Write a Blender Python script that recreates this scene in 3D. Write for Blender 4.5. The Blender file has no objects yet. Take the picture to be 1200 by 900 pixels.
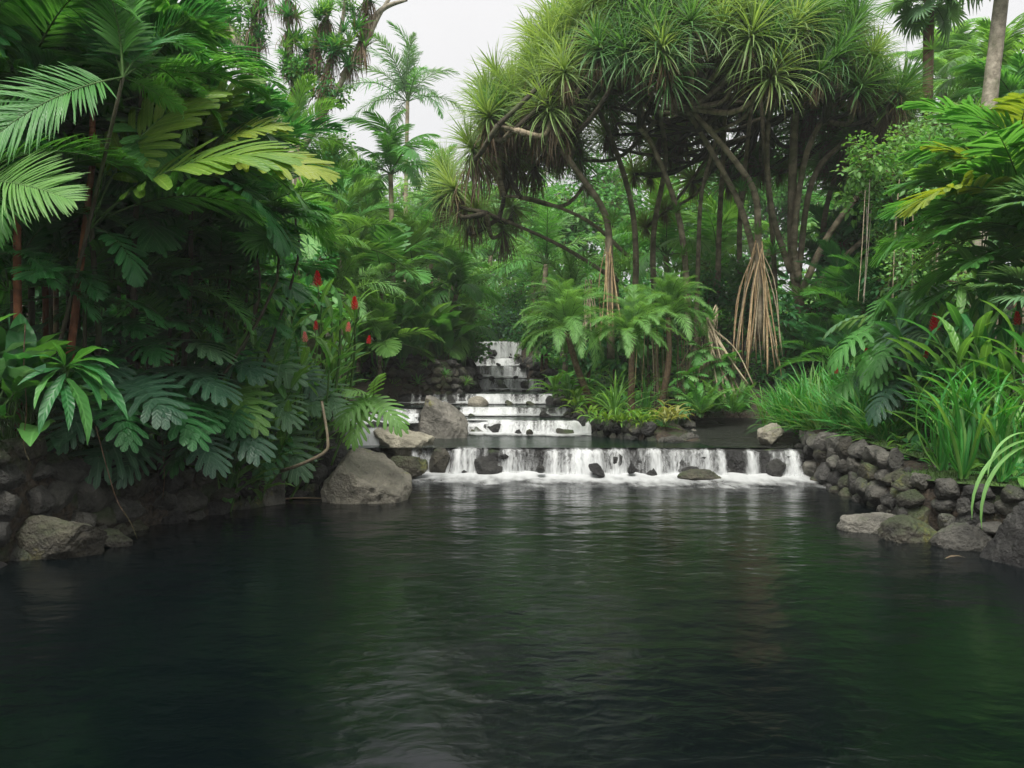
import bpy, math, random
import numpy as np
from mathutils import Vector, Matrix, noise

# ------------------------------------------------------------------ camera, sky, sun, exposure
F, HY, CAMZ = 942.0, 440.0, 1.6        # focal length in photo pixels, horizon row, eye height over the pool
scene = bpy.context.scene
col = scene.collection
cam_d = bpy.data.cameras.new('camera'); cam = bpy.data.objects.new('camera', cam_d); col.objects.link(cam)
cam_d.sensor_width = 36.0; cam_d.lens = F / 1200.0 * 36.0; cam_d.clip_start = 0.05; cam_d.clip_end = 2000
cam.location = (0, 0, CAMZ); cam.rotation_euler = (math.radians(90) - math.atan(10 / F), 0, 0)
scene.camera = cam

SUN_EL, SUN_AZ = math.radians(58), math.radians(196)   # azimuth measured clockwise from +Y
world = bpy.data.worlds.new('World'); scene.world = world; world.use_nodes = True
wn = world.node_tree; wn.nodes.clear()
sky = wn.nodes.new('ShaderNodeTexSky'); sky.sky_type = 'NISHITA'; sky.sun_disc = False
sky.sun_elevation = SUN_EL; sky.sun_rotation = SUN_AZ
hs = wn.nodes.new('ShaderNodeHueSaturation'); hs.inputs['Saturation'].default_value = 0.25
tcw = wn.nodes.new('ShaderNodeTexCoord'); nzw = wn.nodes.new('ShaderNodeTexNoise')
nzw.inputs['Scale'].default_value = 2.2; nzw.inputs['Detail'].default_value = 5
rmp = wn.nodes.new('ShaderNodeMapRange'); rmp.inputs[3].default_value = 1.7; rmp.inputs[4].default_value = 2.15
tint = wn.nodes.new('ShaderNodeMix'); tint.data_type = 'RGBA'; tint.blend_type = 'MULTIPLY'; tint.inputs[0].default_value = 1
tint.inputs[7].default_value = (1.0, 0.985, 0.975, 1)
mixw = wn.nodes.new('ShaderNodeMix'); mixw.data_type = 'RGBA'; mixw.inputs[0].default_value = 0.88
bg = wn.nodes.new('ShaderNodeBackground'); bg.inputs['Strength'].default_value = 0.1
outw = wn.nodes.new('ShaderNodeOutputWorld')
wn.links.new(tcw.outputs['Generated'], nzw.inputs['Vector']); wn.links.new(nzw.outputs['Fac'], rmp.inputs[0])
sxw = wn.nodes.new('ShaderNodeSeparateXYZ'); wn.links.new(tcw.outputs['Generated'], sxw.inputs[0])
zen = wn.nodes.new('ShaderNodeMapRange'); zen.inputs[1].default_value = 0.; zen.inputs[2].default_value = 1.; zen.inputs[3].default_value = .72; zen.inputs[4].default_value = 1.75   # overcast sky: zenith brighter than the horizon
wn.links.new(sxw.outputs['Z'], zen.inputs[0])
zm = wn.nodes.new('ShaderNodeMath'); zm.operation = 'MULTIPLY'; wn.links.new(rmp.outputs[0], zm.inputs[0]); wn.links.new(zen.outputs[0], zm.inputs[1])
wn.links.new(zm.outputs[0], tint.inputs[6])
wn.links.new(sky.outputs[0], hs.inputs['Color']); wn.links.new(hs.outputs[0], mixw.inputs[6])
wn.links.new(tint.outputs[2], mixw.inputs[7]); wn.links.new(mixw.outputs[2], bg.inputs['Color'])
wn.links.new(bg.outputs[0], outw.inputs['Surface'])

sun_d = bpy.data.lights.new('sun', 'SUN'); sun = bpy.data.objects.new('sun', sun_d); col.objects.link(sun)
sun_d.energy = 1.5; sun_d.angle = math.radians(28); sun_d.color = (1.0, 0.965, 0.9)
sd = Vector((math.sin(SUN_AZ) * math.cos(SUN_EL), math.cos(SUN_AZ) * math.cos(SUN_EL), math.sin(SUN_EL)))
sun.rotation_euler = sd.to_track_quat('Z', 'Y').to_euler(); sun.location = (0, 0, 30)

vs = scene.view_settings
vs.view_transform = 'Standard'; vs.look = 'None'; vs.exposure = 2.02; vs.gamma = 1.0; vs.use_curve_mapping = False
cy = scene.cycles
cy.use_denoising = True; cy.max_bounces = 7; cy.diffuse_bounces = 4; cy.glossy_bounces = 3; cy.transmission_bounces = 3
cy.transparent_max_bounces = 16; cy.sample_clamp_indirect = 4.0; cy.caustics_reflective = False; cy.caustics_refractive = False
cy.use_adaptive_sampling = True; cy.adaptive_threshold = 0.02

# ------------------------------------------------------------------ helpers
R = random.Random(11)
NR = np.random.RandomState(11)
UP = Vector((0, 0, 1))
def W(x, y, d): return Vector(((x - 600) / F * d, d, CAMZ + (HY - y) / F * d))
def lerp(a, b, t): return a + (b - a) * t
def u(a, b): return R.uniform(a, b)
def interp(t, pts):
    xs = [p[0] for p in pts]; ys = [p[1] for p in pts]
    return float(np.interp(t, xs, ys))
def unit(v):
    v = np.asarray(v, float); return v / max(1e-9, np.linalg.norm(v))

class MB:
    def __init__(s): s.v = []; s.f = []; s.l = []; s.m = []
    def add(s, verts, faces, lf, mi=0):
        o = len(s.v); s.v.extend(map(tuple, verts)); s.l.extend(map(tuple, lf))
        for f in faces: s.f.append(tuple(i + o for i in f)); s.m.append(mi)
    def strip(s, P, w, side, fold=None, tint=.5, age=0., v0=0., v1=1., mi=0, wave=0.):
        P = np.asarray(P, float); n = len(P); w = np.broadcast_to(np.asarray(w, float), (n,))
        T = np.gradient(P, axis=0); T /= np.maximum(1e-9, np.linalg.norm(T, axis=1))[:, None]
        S = np.broadcast_to(np.asarray(side, float), (n, 3)); S = S - (S * T).sum(1)[:, None] * T
        S = S / np.maximum(1e-9, np.linalg.norm(S, axis=1))[:, None]
        N = np.cross(T, S); t = np.linspace(v0, v1, n)
        ages = np.broadcast_to(np.asarray(age, float), (n,))
        if fold is None:
            rows = [(P - S * w[:, None], 0.), (P + S * w[:, None], 1.)]
        else:
            ws = wave * np.sin(t * 19 + tint * 30) * w
            rows = [(P - S * w[:, None] + N * (fold * w + ws)[:, None], 0.), (P, .5), (P + S * w[:, None] + N * (fold * w - ws)[:, None], 1.)]
        k = len(rows); V = np.stack([r[0] for r in rows], 1).reshape(-1, 3)
        lf = [(rows[j][1], t[i], tint, ages[i]) for i in range(n) for j in range(k)]
        fs = [(i * k + j, i * k + j + 1, (i + 1) * k + j + 1, (i + 1) * k + j) for i in range(n - 1) for j in range(k - 1)]
        s.add(V, fs, lf, mi)
    def tube(s, P, r, sides=6, tint=.5, mi=0, cap=False, bumps=0.):
        P = np.asarray(P, float); n = len(P); r = np.broadcast_to(np.asarray(r, float), (n,))
        T = np.gradient(P, axis=0); T /= np.maximum(1e-9, np.linalg.norm(T, axis=1))[:, None]
        a = np.array([0., 0, 1]) if abs(T[0][2]) < .9 else np.array([1., 0, 0])
        A = np.zeros((n, 3)); A[0] = unit(np.cross(T[0], a))
        for i in range(1, n): A[i] = unit(A[i - 1] - T[i] * np.dot(A[i - 1], T[i]))
        B = np.cross(T, A); ang = np.linspace(0, 2 * math.pi, sides, endpoint=False)
        rr = r[:, None] * np.ones((1, sides))
        if bumps: rr = rr * (1 + NR.uniform(-bumps, bumps, rr.shape))
        V = P[:, None, :] + rr[:, :, None] * (np.cos(ang)[None, :, None] * A[:, None, :] + np.sin(ang)[None, :, None] * B[:, None, :])
        fs = [(i * sides + j, i * sides + (j + 1) % sides, (i + 1) * sides + (j + 1) % sides, (i + 1) * sides + j) for i in range(n - 1) for j in range(sides)]
        if cap: fs.append(tuple(range((n - 1) * sides, n * sides))); fs.append(tuple(reversed(range(sides))))
        lf = [(j / sides, i / max(1, n - 1), tint, 0.) for i in range(n) for j in range(sides)]
        s.add(V.reshape(-1, 3), fs, lf, mi)
    def xform(s, M):
        A = np.asarray(M)[:3, :3]; b = np.asarray(M)[:3, 3]
        s.v = [tuple(p) for p in (np.asarray(s.v) @ A.T + b)]
    def merge(s, o, M=None, tint=None):
        V = np.asarray(o.v)
        if M is not None: V = V @ np.asarray(M)[:3, :3].T + np.asarray(M)[:3, 3]
        lf = o.l if tint is None else [(a, b, tint, d) for a, b, c, d in o.l]
        k = len(s.v); s.v.extend(map(tuple, V)); s.l.extend(lf)
        for f, m in zip(o.f, o.m): s.f.append(tuple(i + k for i in f)); s.m.append(m)
    def mesh(s, name, mats, smooth=True):
        me = bpy.data.meshes.new(name); me.from_pydata(s.v, [], s.f)
        at = me.attributes.new('lf', 'FLOAT_COLOR', 'POINT')
        at.data.foreach_set('color', np.asarray(s.l, np.float32).ravel())
        for m in mats: me.materials.append(m)
        me.polygons.foreach_set('material_index', np.minimum(np.asarray(s.m, np.int32), len(mats) - 1))
        if smooth: me.polygons.foreach_set('use_smooth', np.ones(len(s.f), bool))
        me.update(); return me

def put(name, me, parent=None, M=None, mat=None, kind=None, label=None, cat=None, group=None):
    o = bpy.data.objects.new(name, me); col.objects.link(o)
    if parent is not None:
        o.parent = parent
        base = parent.location
        M = Matrix.Translation(-base) @ (M if M is not None else Matrix.Identity(4))
    if M is not None: o.matrix_basis = M
    if mat is not None:
        o.material_slots[0].link = 'OBJECT'; o.material_slots[0].material = mat
    if kind: o['kind'] = kind
    if label: o['label'] = label
    if cat: o['category'] = cat
    if group: o['group'] = group
    return o
def under(o, part):
    o.matrix_basis = part.matrix_basis.inverted() @ o.matrix_basis; o.parent = part; return o
def thing(name, label, cat, loc, group=None):
    o = bpy.data.objects.new(name, None); col.objects.link(o); o.location = loc
    o.empty_display_size = .1
    o['label'] = label; o['category'] = cat
    if group: o['group'] = group
    return o
def AB(A, B, up=UP, roll=0., sw=1.):
    """matrix taking the unit leaf (base at origin, tip at +X, back to +Z) onto A -> B"""
    A = Vector(A); d = Vector(B) - A; L = d.length; x = d / L
    upv = Vector(up)
    if abs(x.dot(upv.normalized())) > .985: upv = upv + Vector((R.uniform(-.5, .5), R.uniform(-.5, .5), 0))
    y = upv.cross(x).normalized(); z = x.cross(y)
    if roll:
        c, s_ = math.cos(roll), math.sin(roll); y, z = y * c + z * s_, z * c - y * s_
    y = y * sw
    return Matrix(((x.x * L, y.x * L, z.x * L, A.x), (x.y * L, y.y * L, z.y * L, A.y), (x.z * L, y.z * L, z.z * L, A.z), (0, 0, 0, 1)))
def bez(pts, n=10):
    """smooth curve through the points (Catmull-Rom)"""
    p = [np.asarray(q, float) for q in pts]; p = [2 * p[0] - p[1]] + p + [2 * p[-1] - p[-2]]
    out = []; m = len(p) - 3
    for k in range(n):
        t = k / (n - 1) * m; i = min(int(t), m - 1); f = t - i
        a, b, c, d = p[i:i + 4]
        out.append(.5 * (2 * b + (c - a) * f + (2 * a - 5 * b + 4 * c - d) * f * f + (3 * b - a - 3 * c + d) * f ** 3))
    return np.array(out)

# ------------------------------------------------------------------ materials
def nodes(name):
    m = bpy.data.materials.new(name); m.use_nodes = True; nt = m.node_tree; nt.nodes.clear()
    return m, nt, nt.nodes.new, nt.links.new
def mixc(N, L, fac, a, b, mode='MIX'):
    n = N('ShaderNodeMix'); n.data_type = 'RGBA'; n.blend_type = mode
    for k, val in ((0, fac), (6, a), (7, b)):
        if hasattr(val, 'is_linked') or isinstance(val, bpy.types.NodeSocket): L(val, n.inputs[k])
        elif isinstance(val, (int, float)): n.inputs[k].default_value = val if k == 0 else (val,) * 3 + (1,)
        else: n.inputs[k].default_value = (*val, 1)
    return n.outputs[2]
def mth(N, L, op, a, b=None, c=None, clamp=False):
    n = N('ShaderNodeMath'); n.operation = op; n.use_clamp = clamp
    for k, val in enumerate((a, b, c)):
        if val is None: continue
        if isinstance(val, bpy.types.NodeSocket): L(val, n.inputs[k])
        else: n.inputs[k].default_value = val
    return n.outputs[0]
def rng(N, L, x, a, b, c=0., d=1., smooth=False):
    n = N('ShaderNodeMapRange'); L(x, n.inputs[0])
    if smooth: n.interpolation_type = 'SMOOTHSTEP'
    for i, val in enumerate((a, b, c, d)): n.inputs[i + 1].default_value = val
    return n.outputs[0]

def leaf_mat(name, ca, cb, rough=.42, trans=.40, rib=.35, dead=(.12, .075, .035), pleat=55, coat=.5):
    m, nt, N, L = nodes(name)
    at = N('ShaderNodeAttribute'); at.attribute_name = 'lf'
    sp = N('ShaderNodeSeparateColor'); L(at.outputs['Color'], sp.inputs[0])
    oi = N('ShaderNodeObjectInfo'); geo = N('ShaderNodeNewGeometry')
    nz = N('ShaderNodeTexNoise'); nz.inputs['Scale'].default_value = 3.; nz.inputs['Detail'].default_value = 3; L(geo.outputs['Position'], nz.inputs['Vector'])
    f = mth(N, L, 'MULTIPLY', sp.outputs['Blue'], .42)
    f = mth(N, L, 'MULTIPLY_ADD', oi.outputs['Random'], .38, f)
    f = mth(N, L, 'MULTIPLY_ADD', nz.outputs['Fac'], .6, f)
    f = mth(N, L, 'SUBTRACT', f, .2, clamp=True)
    c = mixc(N, L, f, ca, cb)
    # midrib and side veins
    au = mth(N, L, 'ABSOLUTE', mth(N, L, 'SUBTRACT', sp.outputs['Red'], .5))
    r_ = rng(N, L, au, .02, .09, rib, 0.)
    c = mixc(N, L, r_, c, tuple(min(1, x * 1.6 + .06) for x in cb))
    # spots of wear and dry tips
    nz2 = N('ShaderNodeTexNoise'); nz2.inputs['Scale'].default_value = 14.; L(geo.outputs['Position'], nz2.inputs['Vector'])
    tip = rng(N, L, mth(N, L, 'MULTIPLY_ADD', nz2.outputs['Fac'], .5, sp.outputs['Green']), 1.33, 1.5, 0., .5)
    age = mth(N, L, 'ADD', at.outputs['Alpha'], tip, clamp=True)
    dd = mixc(N, L, nz2.outputs['Fac'], tuple(x * .55 for x in dead), tuple(x * 1.7 for x in dead))
    c = mixc(N, L, age, c, dd)
    ph = mth(N, L, 'MULTIPLY_ADD', sp.outputs['Green'], pleat, mth(N, L, 'MULTIPLY', au, -14.))
    wv = mth(N, L, 'SINE', ph)
    bp = N('ShaderNodeBump'); bp.inputs['Strength'].default_value = .25; bp.inputs['Distance'].default_value = .01
    L(wv, bp.inputs['Height'])
    pr = N('ShaderNodeBsdfPrincipled'); L(c, pr.inputs['Base Color']); L(bp.outputs[0], pr.inputs['Normal'])
    L(rng(N, L, nz2.outputs['Fac'], .3, .7, rough - .08, rough + .14), pr.inputs['Roughness'])
    pr.inputs['Specular IOR Level'].default_value = coat
    tr = N('ShaderNodeBsdfTranslucent'); L(mixc(N, L, 1., c, (1.7, 1.6, .8), 'MULTIPLY'), tr.inputs['Color'])
    mx = N('ShaderNodeMixShader'); mx.inputs[0].default_value = trans
    L(pr.outputs[0], mx.inputs[1]); L(tr.outputs[0], mx.inputs[2])
    o = N('ShaderNodeOutputMaterial'); L(mx.outputs[0], o.inputs['Surface']); return m

def bark_mat(name, ca, cb, rings=0., rough=.85, moss=.0, scale=6.):
    m, nt, N, L = nodes(name)
    geo = N('ShaderNodeNewGeometry'); at = N('ShaderNodeAttribute'); at.attribute_name = 'lf'
    sp = N('ShaderNodeSeparateColor'); L(at.outputs['Color'], sp.inputs[0]); oi = N('ShaderNodeObjectInfo')
    nz = N('ShaderNodeTexNoise'); nz.inputs['Scale'].default_value = scale; nz.inputs['Detail'].default_value = 8; nz.inputs['Roughness'].default_value = .7
    L(geo.outputs['Position'], nz.inputs['Vector'])
    c = mixc(N, L, rng(N, L, nz.outputs['Fac'], .35, .68), ca, cb)
    c = mixc(N, L, 1., c, mixc(N, L, oi.outputs['Random'], (.75,) * 3, (1.25,) * 3), 'MULTIPLY')
    nz2 = N('ShaderNodeTexNoise'); nz2.inputs['Scale'].default_value = 1.9; nz2.inputs['Detail'].default_value = 5; L(geo.outputs['Position'], nz2.inputs['Vector'])
    if moss: c = mixc(N, L, rng(N, L, nz2.outputs['Fac'], .62 - moss * .3, .75, 0, .9), c, (.045, .075, .02))
    h = nz.outputs['Fac']
    if rings:
        s_ = mth(N, L, 'SINE', mth(N, L, 'MULTIPLY_ADD', sp.outputs['Green'], rings, mth(N, L, 'MULTIPLY', nz.outputs['Fac'], 4.)))
        c = mixc(N, L, rng(N, L, s_, .55, 1., 0, .5), c, tuple(x * .45 for x in ca)); h = mth(N, L, 'MULTIPLY_ADD', s_, -.3, h)
    bp = N('ShaderNodeBump'); bp.inputs['Strength'].default_value = .7; bp.inputs['Distance'].default_value = .03; L(h, bp.inputs['Height'])
    pr = N('ShaderNodeBsdfPrincipled'); L(c, pr.inputs['Base Color']); pr.inputs['Roughness'].default_value = rough; L(bp.outputs[0], pr.inputs['Normal'])
    pr.inputs['Specular IOR Level'].default_value = .25
    o = N('ShaderNodeOutputMaterial'); L(pr.outputs[0], o.inputs['Surface']); return m

def rock_mat(name, ca, cb, lichen=(.24, .23, .05), lich=.35, rough=.75, scale=3.5, moss=(.035, .06, .015), mossy=.3):
    m, nt, N, L = nodes(name)
    tc = N('ShaderNodeTexCoord'); geo = N('ShaderNodeNewGeometry'); oi = N('ShaderNodeObjectInfo')
    def no(s, d=8, r=.62):
        n = N('ShaderNodeTexNoise'); n.inputs['Scale'].default_value = s; n.inputs['Detail'].default_value = d; n.inputs['Roughness'].default_value = r
        L(geo.outputs['Position'], n.inputs['Vector']); return n.outputs['Fac']
    n1, n2, n3, n4 = no(scale), no(scale * 6), no(1.6, 4), no(28, 3)
    c = mixc(N, L, rng(N, L, n1, .32, .68), ca, cb)
    c = mixc(N, L, 1., c, mixc(N, L, oi.outputs['Random'], (.55, .55, .58), (1.35, 1.32, 1.25)), 'MULTIPLY')
    c = mixc(N, L, rng(N, L, n2, .55, .75, 0, .55), c, tuple(x * .35 for x in ca))
    sx = N('ShaderNodeSeparateXYZ'); L(geo.outputs['Normal'], sx.inputs[0])
    top = rng(N, L, sx.outputs['Z'], .0, .8)
    mo = mth(N, L, 'MULTIPLY', top, rng(N, L, n3, .66 - mossy * .35, .72))
    c = mixc(N, L, mo, c, mixc(N, L, n4, tuple(x * .5 for x in moss), tuple(x * 1.8 for x in moss)))
    li = mth(N, L, 'MULTIPLY', rng(N, L, n3, .64 - lich * .1, .67), rng(N, L, n2, .42, .56))
    c = mixc(N, L, mth(N, L, 'MULTIPLY', li, lich * 1.6, clamp=True), c, lichen)
    vo = N('ShaderNodeTexVoronoi'); vo.inputs['Scale'].default_value = 38; L(geo.outputs['Position'], vo.inputs['Vector'])
    h = mth(N, L, 'MULTIPLY_ADD', n1, 1.6, mth(N, L, 'MULTIPLY_ADD', n2, .6, mth(N, L, 'MULTIPLY', vo.outputs['Distance'], .12)))
    bp = N('ShaderNodeBump'); bp.inputs['Strength'].default_value = 1.; bp.inputs['Distance'].default_value = .09; L(h, bp.inputs['Height'])
    pr = N('ShaderNodeBsdfPrincipled'); L(c, pr.inputs['Base Color']); L(bp.outputs[0], pr.inputs['Normal'])
    L(rng(N, L, n2, .3, .7, rough - .12, rough + .12), pr.inputs['Roughness']); pr.inputs['Specular IOR Level'].default_value = .4
    o = N('ShaderNodeOutputMaterial'); L(pr.outputs[0], o.inputs['Surface']); return m

def soil_mat(name, ca, cb, cg):
    m, nt, N, L = nodes(name); geo = N('ShaderNodeNewGeometry')
    def no(s, d=8):
        n = N('ShaderNodeTexNoise'); n.inputs['Scale'].default_value = s; n.inputs['Detail'].default_value = d; L(geo.outputs['Position'], n.inputs['Vector']); return n.outputs['Fac']
    a, b, e = no(2.5), no(22, 6), no(.8, 4)
    c = mixc(N, L, rng(N, L, b, .35, .65), ca, cb); c = mixc(N, L, rng(N, L, a, .5, .62, 0, .85), c, cg)
    bp = N('ShaderNodeBump'); bp.inputs['Strength'].default_value = 1.; bp.inputs['Distance'].default_value = .06; L(mth(N, L, 'ADD', b, a), bp.inputs['Height'])
    pr = N('ShaderNodeBsdfPrincipled'); L(c, pr.inputs['Base Color']); pr.inputs['Roughness'].default_value = .9; L(bp.outputs[0], pr.inputs['Normal'])
    o = N('ShaderNodeOutputMaterial'); L(pr.outputs[0], o.inputs['Surface']); return m

def water_mat(name, base, rough=.12, strength=.35, sx=1., sy=2.2, sc=1.6):
    m, nt, N, L = nodes(name); geo = N('ShaderNodeNewGeometry')
    mp = N('ShaderNodeMapping'); mp.inputs['Scale'].default_value = (sx, sy, 1); L(geo.outputs['Position'], mp.inputs['Vector'])
    def no(s, d, r=.5, di=0.):
        n = N('ShaderNodeTexNoise'); n.inputs['Scale'].default_value = s; n.inputs['Detail'].default_value = d; n.inputs['Roughness'].default_value = r
        n.inputs['Distortion'].default_value = di; L(mp.outputs[0], n.inputs['Vector']); return n.outputs['Fac']
    a, b, e = no(sc, 3), no(sc * 5, 4, .55, .6), no(.35, 2)
    h = mth(N, L, 'MULTIPLY_ADD', b, .20, a)
    bp = N('ShaderNodeBump'); bp.inputs['Strength'].default_value = strength; bp.inputs['Distance'].default_value = .12; L(h, bp.inputs['Height'])
    pr = N('ShaderNodeBsdfPrincipled'); pr.inputs['Base Color'].default_value = (*base, 1); pr.inputs['IOR'].default_value = 1.36
    L(rng(N, L, e, .35, .65, rough * .7, rough * 1.4), pr.inputs['Roughness']); L(bp.outputs[0], pr.inputs['Normal'])
    o = N('ShaderNodeOutputMaterial'); L(pr.outputs[0], o.inputs['Surface']); return m

def foam_mat(name, scale=(30, 30, 1.2), lo=.46, hi=1.08, colr=(.68, .70, .70), amax=.96):
    """white water: cover from the 'lf' attribute (alpha channel) broken up by fine streaks"""
    m, nt, N, L = nodes(name); geo = N('ShaderNodeNewGeometry')
    at = N('ShaderNodeAttribute'); at.attribute_name = 'lf'
    mp = N('ShaderNodeMapping'); mp.inputs['Scale'].default_value = scale; L(geo.outputs['Position'], mp.inputs['Vector'])
    n = N('ShaderNodeTexNoise'); n.inputs['Scale'].default_value = 1.; n.inputs['Detail'].default_value = 4; L(mp.outputs[0], n.inputs['Vector'])
    x = mth(N, L, 'ADD', at.outputs['Alpha'], mth(N, L, 'MULTIPLY_ADD', n.outputs['Fac'], .9, -.45))
    a = rng(N, L, x, lo - .3, hi, 0, amax, smooth=True)
    d = N('ShaderNodeBsdfPrincipled'); d.inputs['Base Color'].default_value = (*colr, 1); d.inputs['Roughness'].default_value = .45
    tl = N('ShaderNodeBsdfTranslucent'); tl.inputs['Color'].default_value = (*colr, 1)
    dm = N('ShaderNodeMixShader'); dm.inputs[0].default_value = .35; L(d.outputs[0], dm.inputs[1]); L(tl.outputs[0], dm.inputs[2])
    t = N('ShaderNodeBsdfTransparent'); mx = N('ShaderNodeMixShader'); L(a, mx.inputs[0]); L(t.outputs[0], mx.inputs[1]); L(dm.outputs[0], mx.inputs[2])
    o = N('ShaderNodeOutputMaterial'); L(mx.outputs[0], o.inputs['Surface']); return m

def plain_mat(name, ca, cb, rough=.5, trans=0.):
    m, nt, N, L = nodes(name); geo = N('ShaderNodeNewGeometry')
    n = N('ShaderNodeTexNoise'); n.inputs['Scale'].default_value = 30; L(geo.outputs['Position'], n.inputs['Vector'])
    pr = N('ShaderNodeBsdfPrincipled'); L(mixc(N, L, n.outputs['Fac'], ca, cb), pr.inputs['Base Color']); pr.inputs['Roughness'].default_value = rough
    o = N('ShaderNodeOutputMaterial'); L(pr.outputs[0], o.inputs['Surface']); return m

ML = dict(
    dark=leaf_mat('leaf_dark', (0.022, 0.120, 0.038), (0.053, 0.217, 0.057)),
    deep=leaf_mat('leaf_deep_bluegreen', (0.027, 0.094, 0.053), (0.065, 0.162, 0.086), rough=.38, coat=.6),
    mid=leaf_mat('leaf_mid_green', (0.046, 0.187, 0.041), (0.111, 0.311, 0.065)),
    fresh=leaf_mat('leaf_fresh_green', (0.072, 0.211, 0.039), (0.171, 0.351, 0.077)),
    lime=leaf_mat('leaf_lime', (0.066, 0.181, 0.020), (0.187, 0.297, 0.033), trans=.4),
    gold=leaf_mat('leaf_yellow_green', (0.103, 0.200, 0.020), (0.252, 0.310, 0.033), trans=.4),
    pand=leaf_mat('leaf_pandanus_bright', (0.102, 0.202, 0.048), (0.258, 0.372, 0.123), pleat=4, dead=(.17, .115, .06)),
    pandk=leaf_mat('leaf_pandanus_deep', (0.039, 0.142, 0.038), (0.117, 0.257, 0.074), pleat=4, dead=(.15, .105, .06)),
    pale=leaf_mat('leaf_pale_green', (0.103, 0.260, 0.072), (0.230, 0.442, 0.144)),
    grey=leaf_mat('leaf_grey_green', (0.063, 0.163, 0.078), (0.161, 0.305, 0.150)),
    fine=leaf_mat('leaf_fine_date', (0.083, 0.229, 0.054), (0.193, 0.386, 0.108), pleat=4),
    strap=leaf_mat('leaf_strap', (0.027, 0.173, 0.030), (0.069, 0.300, 0.047), pleat=4),
    variegate=leaf_mat('leaf_yellow_cream', (.16, .21, .05), (.42, .40, .17)),
    dead=leaf_mat('leaf_dead_brown', (.075, .058, .038), (.22, .165, .105), trans=.12, rib=.1, coat=.2),
)
MB_ = dict(
    grey=bark_mat('bark_grey', (.15, .125, .085), (.36, .30, .21), rings=60, moss=.3),
    brown=bark_mat('bark_brown', (.07, .045, .028), (.17, .11, .07), rings=70, moss=.35),
    red=bark_mat('bark_red_brown', (.13, .045, .025), (.30, .12, .06), rings=45),
    dark=bark_mat('bark_dark', (.035, .03, .022), (.10, .085, .06), moss=.5),
    pale=bark_mat('bark_pale_lichen', (.17, .15, .11), (.48, .43, .34), moss=.25, scale=9),
    root=bark_mat('bark_prop_root', (.25, .165, .085), (.56, .42, .25), scale=9),
    root2=bark_mat('bark_aerial_root', (.20, .16, .10), (.42, .36, .25), scale=14),
    green=bark_mat('stalk_green', (.04, .10, .02), (.10, .19, .05), rough=.5),
    fibre=bark_mat('bark_fibre', (.06, .04, .025), (.16, .11, .07), scale=20, moss=.3),
)
M_rock = rock_mat('rock_dark_volcanic', (.022, .022, .021), (.085, .083, .074), lich=.2)
M_rock_mossy = rock_mat('rock_mossy', (.028, .027, .022), (.085, .078, .058), mossy=.75, lich=.25)
M_rock_pale = rock_mat('rock_grey_boulder', (.13, .124, .10), (.34, .32, .26), lich=.45, mossy=.12, scale=2.4)
M_rock_wet = rock_mat('rock_wet_black', (.006, .006, .006), (.032, .032, .030), rough=.5, lich=.05, mossy=.2)
M_rock_gry2 = rock_mat('rock_wall_grey', (.045, .045, .04), (.17, .165, .145), lich=.2, mossy=.3)
M_soil = soil_mat('soil_leaf_litter', (.012, .009, .006), (.05, .036, .022), (.02, .038, .01))
M_moss = soil_mat('moss_turf', (.02, .05, .008), (.06, .12, .02), (.05, .11, .012))
M_pool = water_mat('pool_water', (.0008, .0026, .0032), rough=.15, strength=.27, sx=1., sy=1.5, sc=1.3)
M_pool2 = water_mat('terrace_water', (.004, .012, .009), rough=.14, strength=.3, sc=3)
M_thin = water_mat('thin_channel_water', (.010, .012, .009), rough=.3, strength=1., sc=9)
M_fall = foam_mat('falling_water')
M_foam = foam_mat('foam', scale=(7., 2.6, 1), lo=.36, hi=1.0, amax=.94)
M_flower = leaf_mat('flower_red', (.45, .012, .02), (.75, .03, .05), trans=.2, rib=.1, dead=(.3, .05, .03))
M_flower_pink = leaf_mat('flower_pink', (.7, .18, .2), (.85, .38, .36), trans=.2, rib=.1)
M_stick = bark_mat('stick', (.12, .08, .05), (.3, .22, .14))

# ------------------------------------------------------------------ leaf library: every leaf lies base (0,0,0) -> tip (1,0,0), bulging to +Z
def curve2(e0, e1, n=14, p=1.2):
    t = np.linspace(0, 1, n); a = e0 + (e1 - e0) * t ** p
    d = np.stack([np.cos(a), np.zeros(n), np.sin(a)], 1); P = np.zeros((n, 3))
    for i in range(1, n): P[i] = P[i - 1] + (d[i - 1] + d[i]) * .5 / (n - 1)
    return P
def chordise(mb, tip):
    L = math.hypot(tip[0], tip[2]); a = math.atan2(tip[2], tip[0]); c, s_ = math.cos(a) / L, math.sin(a) / L
    mb.xform(np.array([[c, 0, s_, 0], [0, 1 / L, 0, 0], [-s_, 0, c, 0], [0, 0, 0, 1]]))
def at(P, t):
    x = t * (len(P) - 1); i = min(int(x), len(P) - 2); f = x - i; return P[i] * (1 - f) + P[i + 1] * f
def tang(P, t):
    x = t * (len(P) - 1); i = min(int(x), len(P) - 2); return unit(P[i + 1] - P[i])
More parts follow.
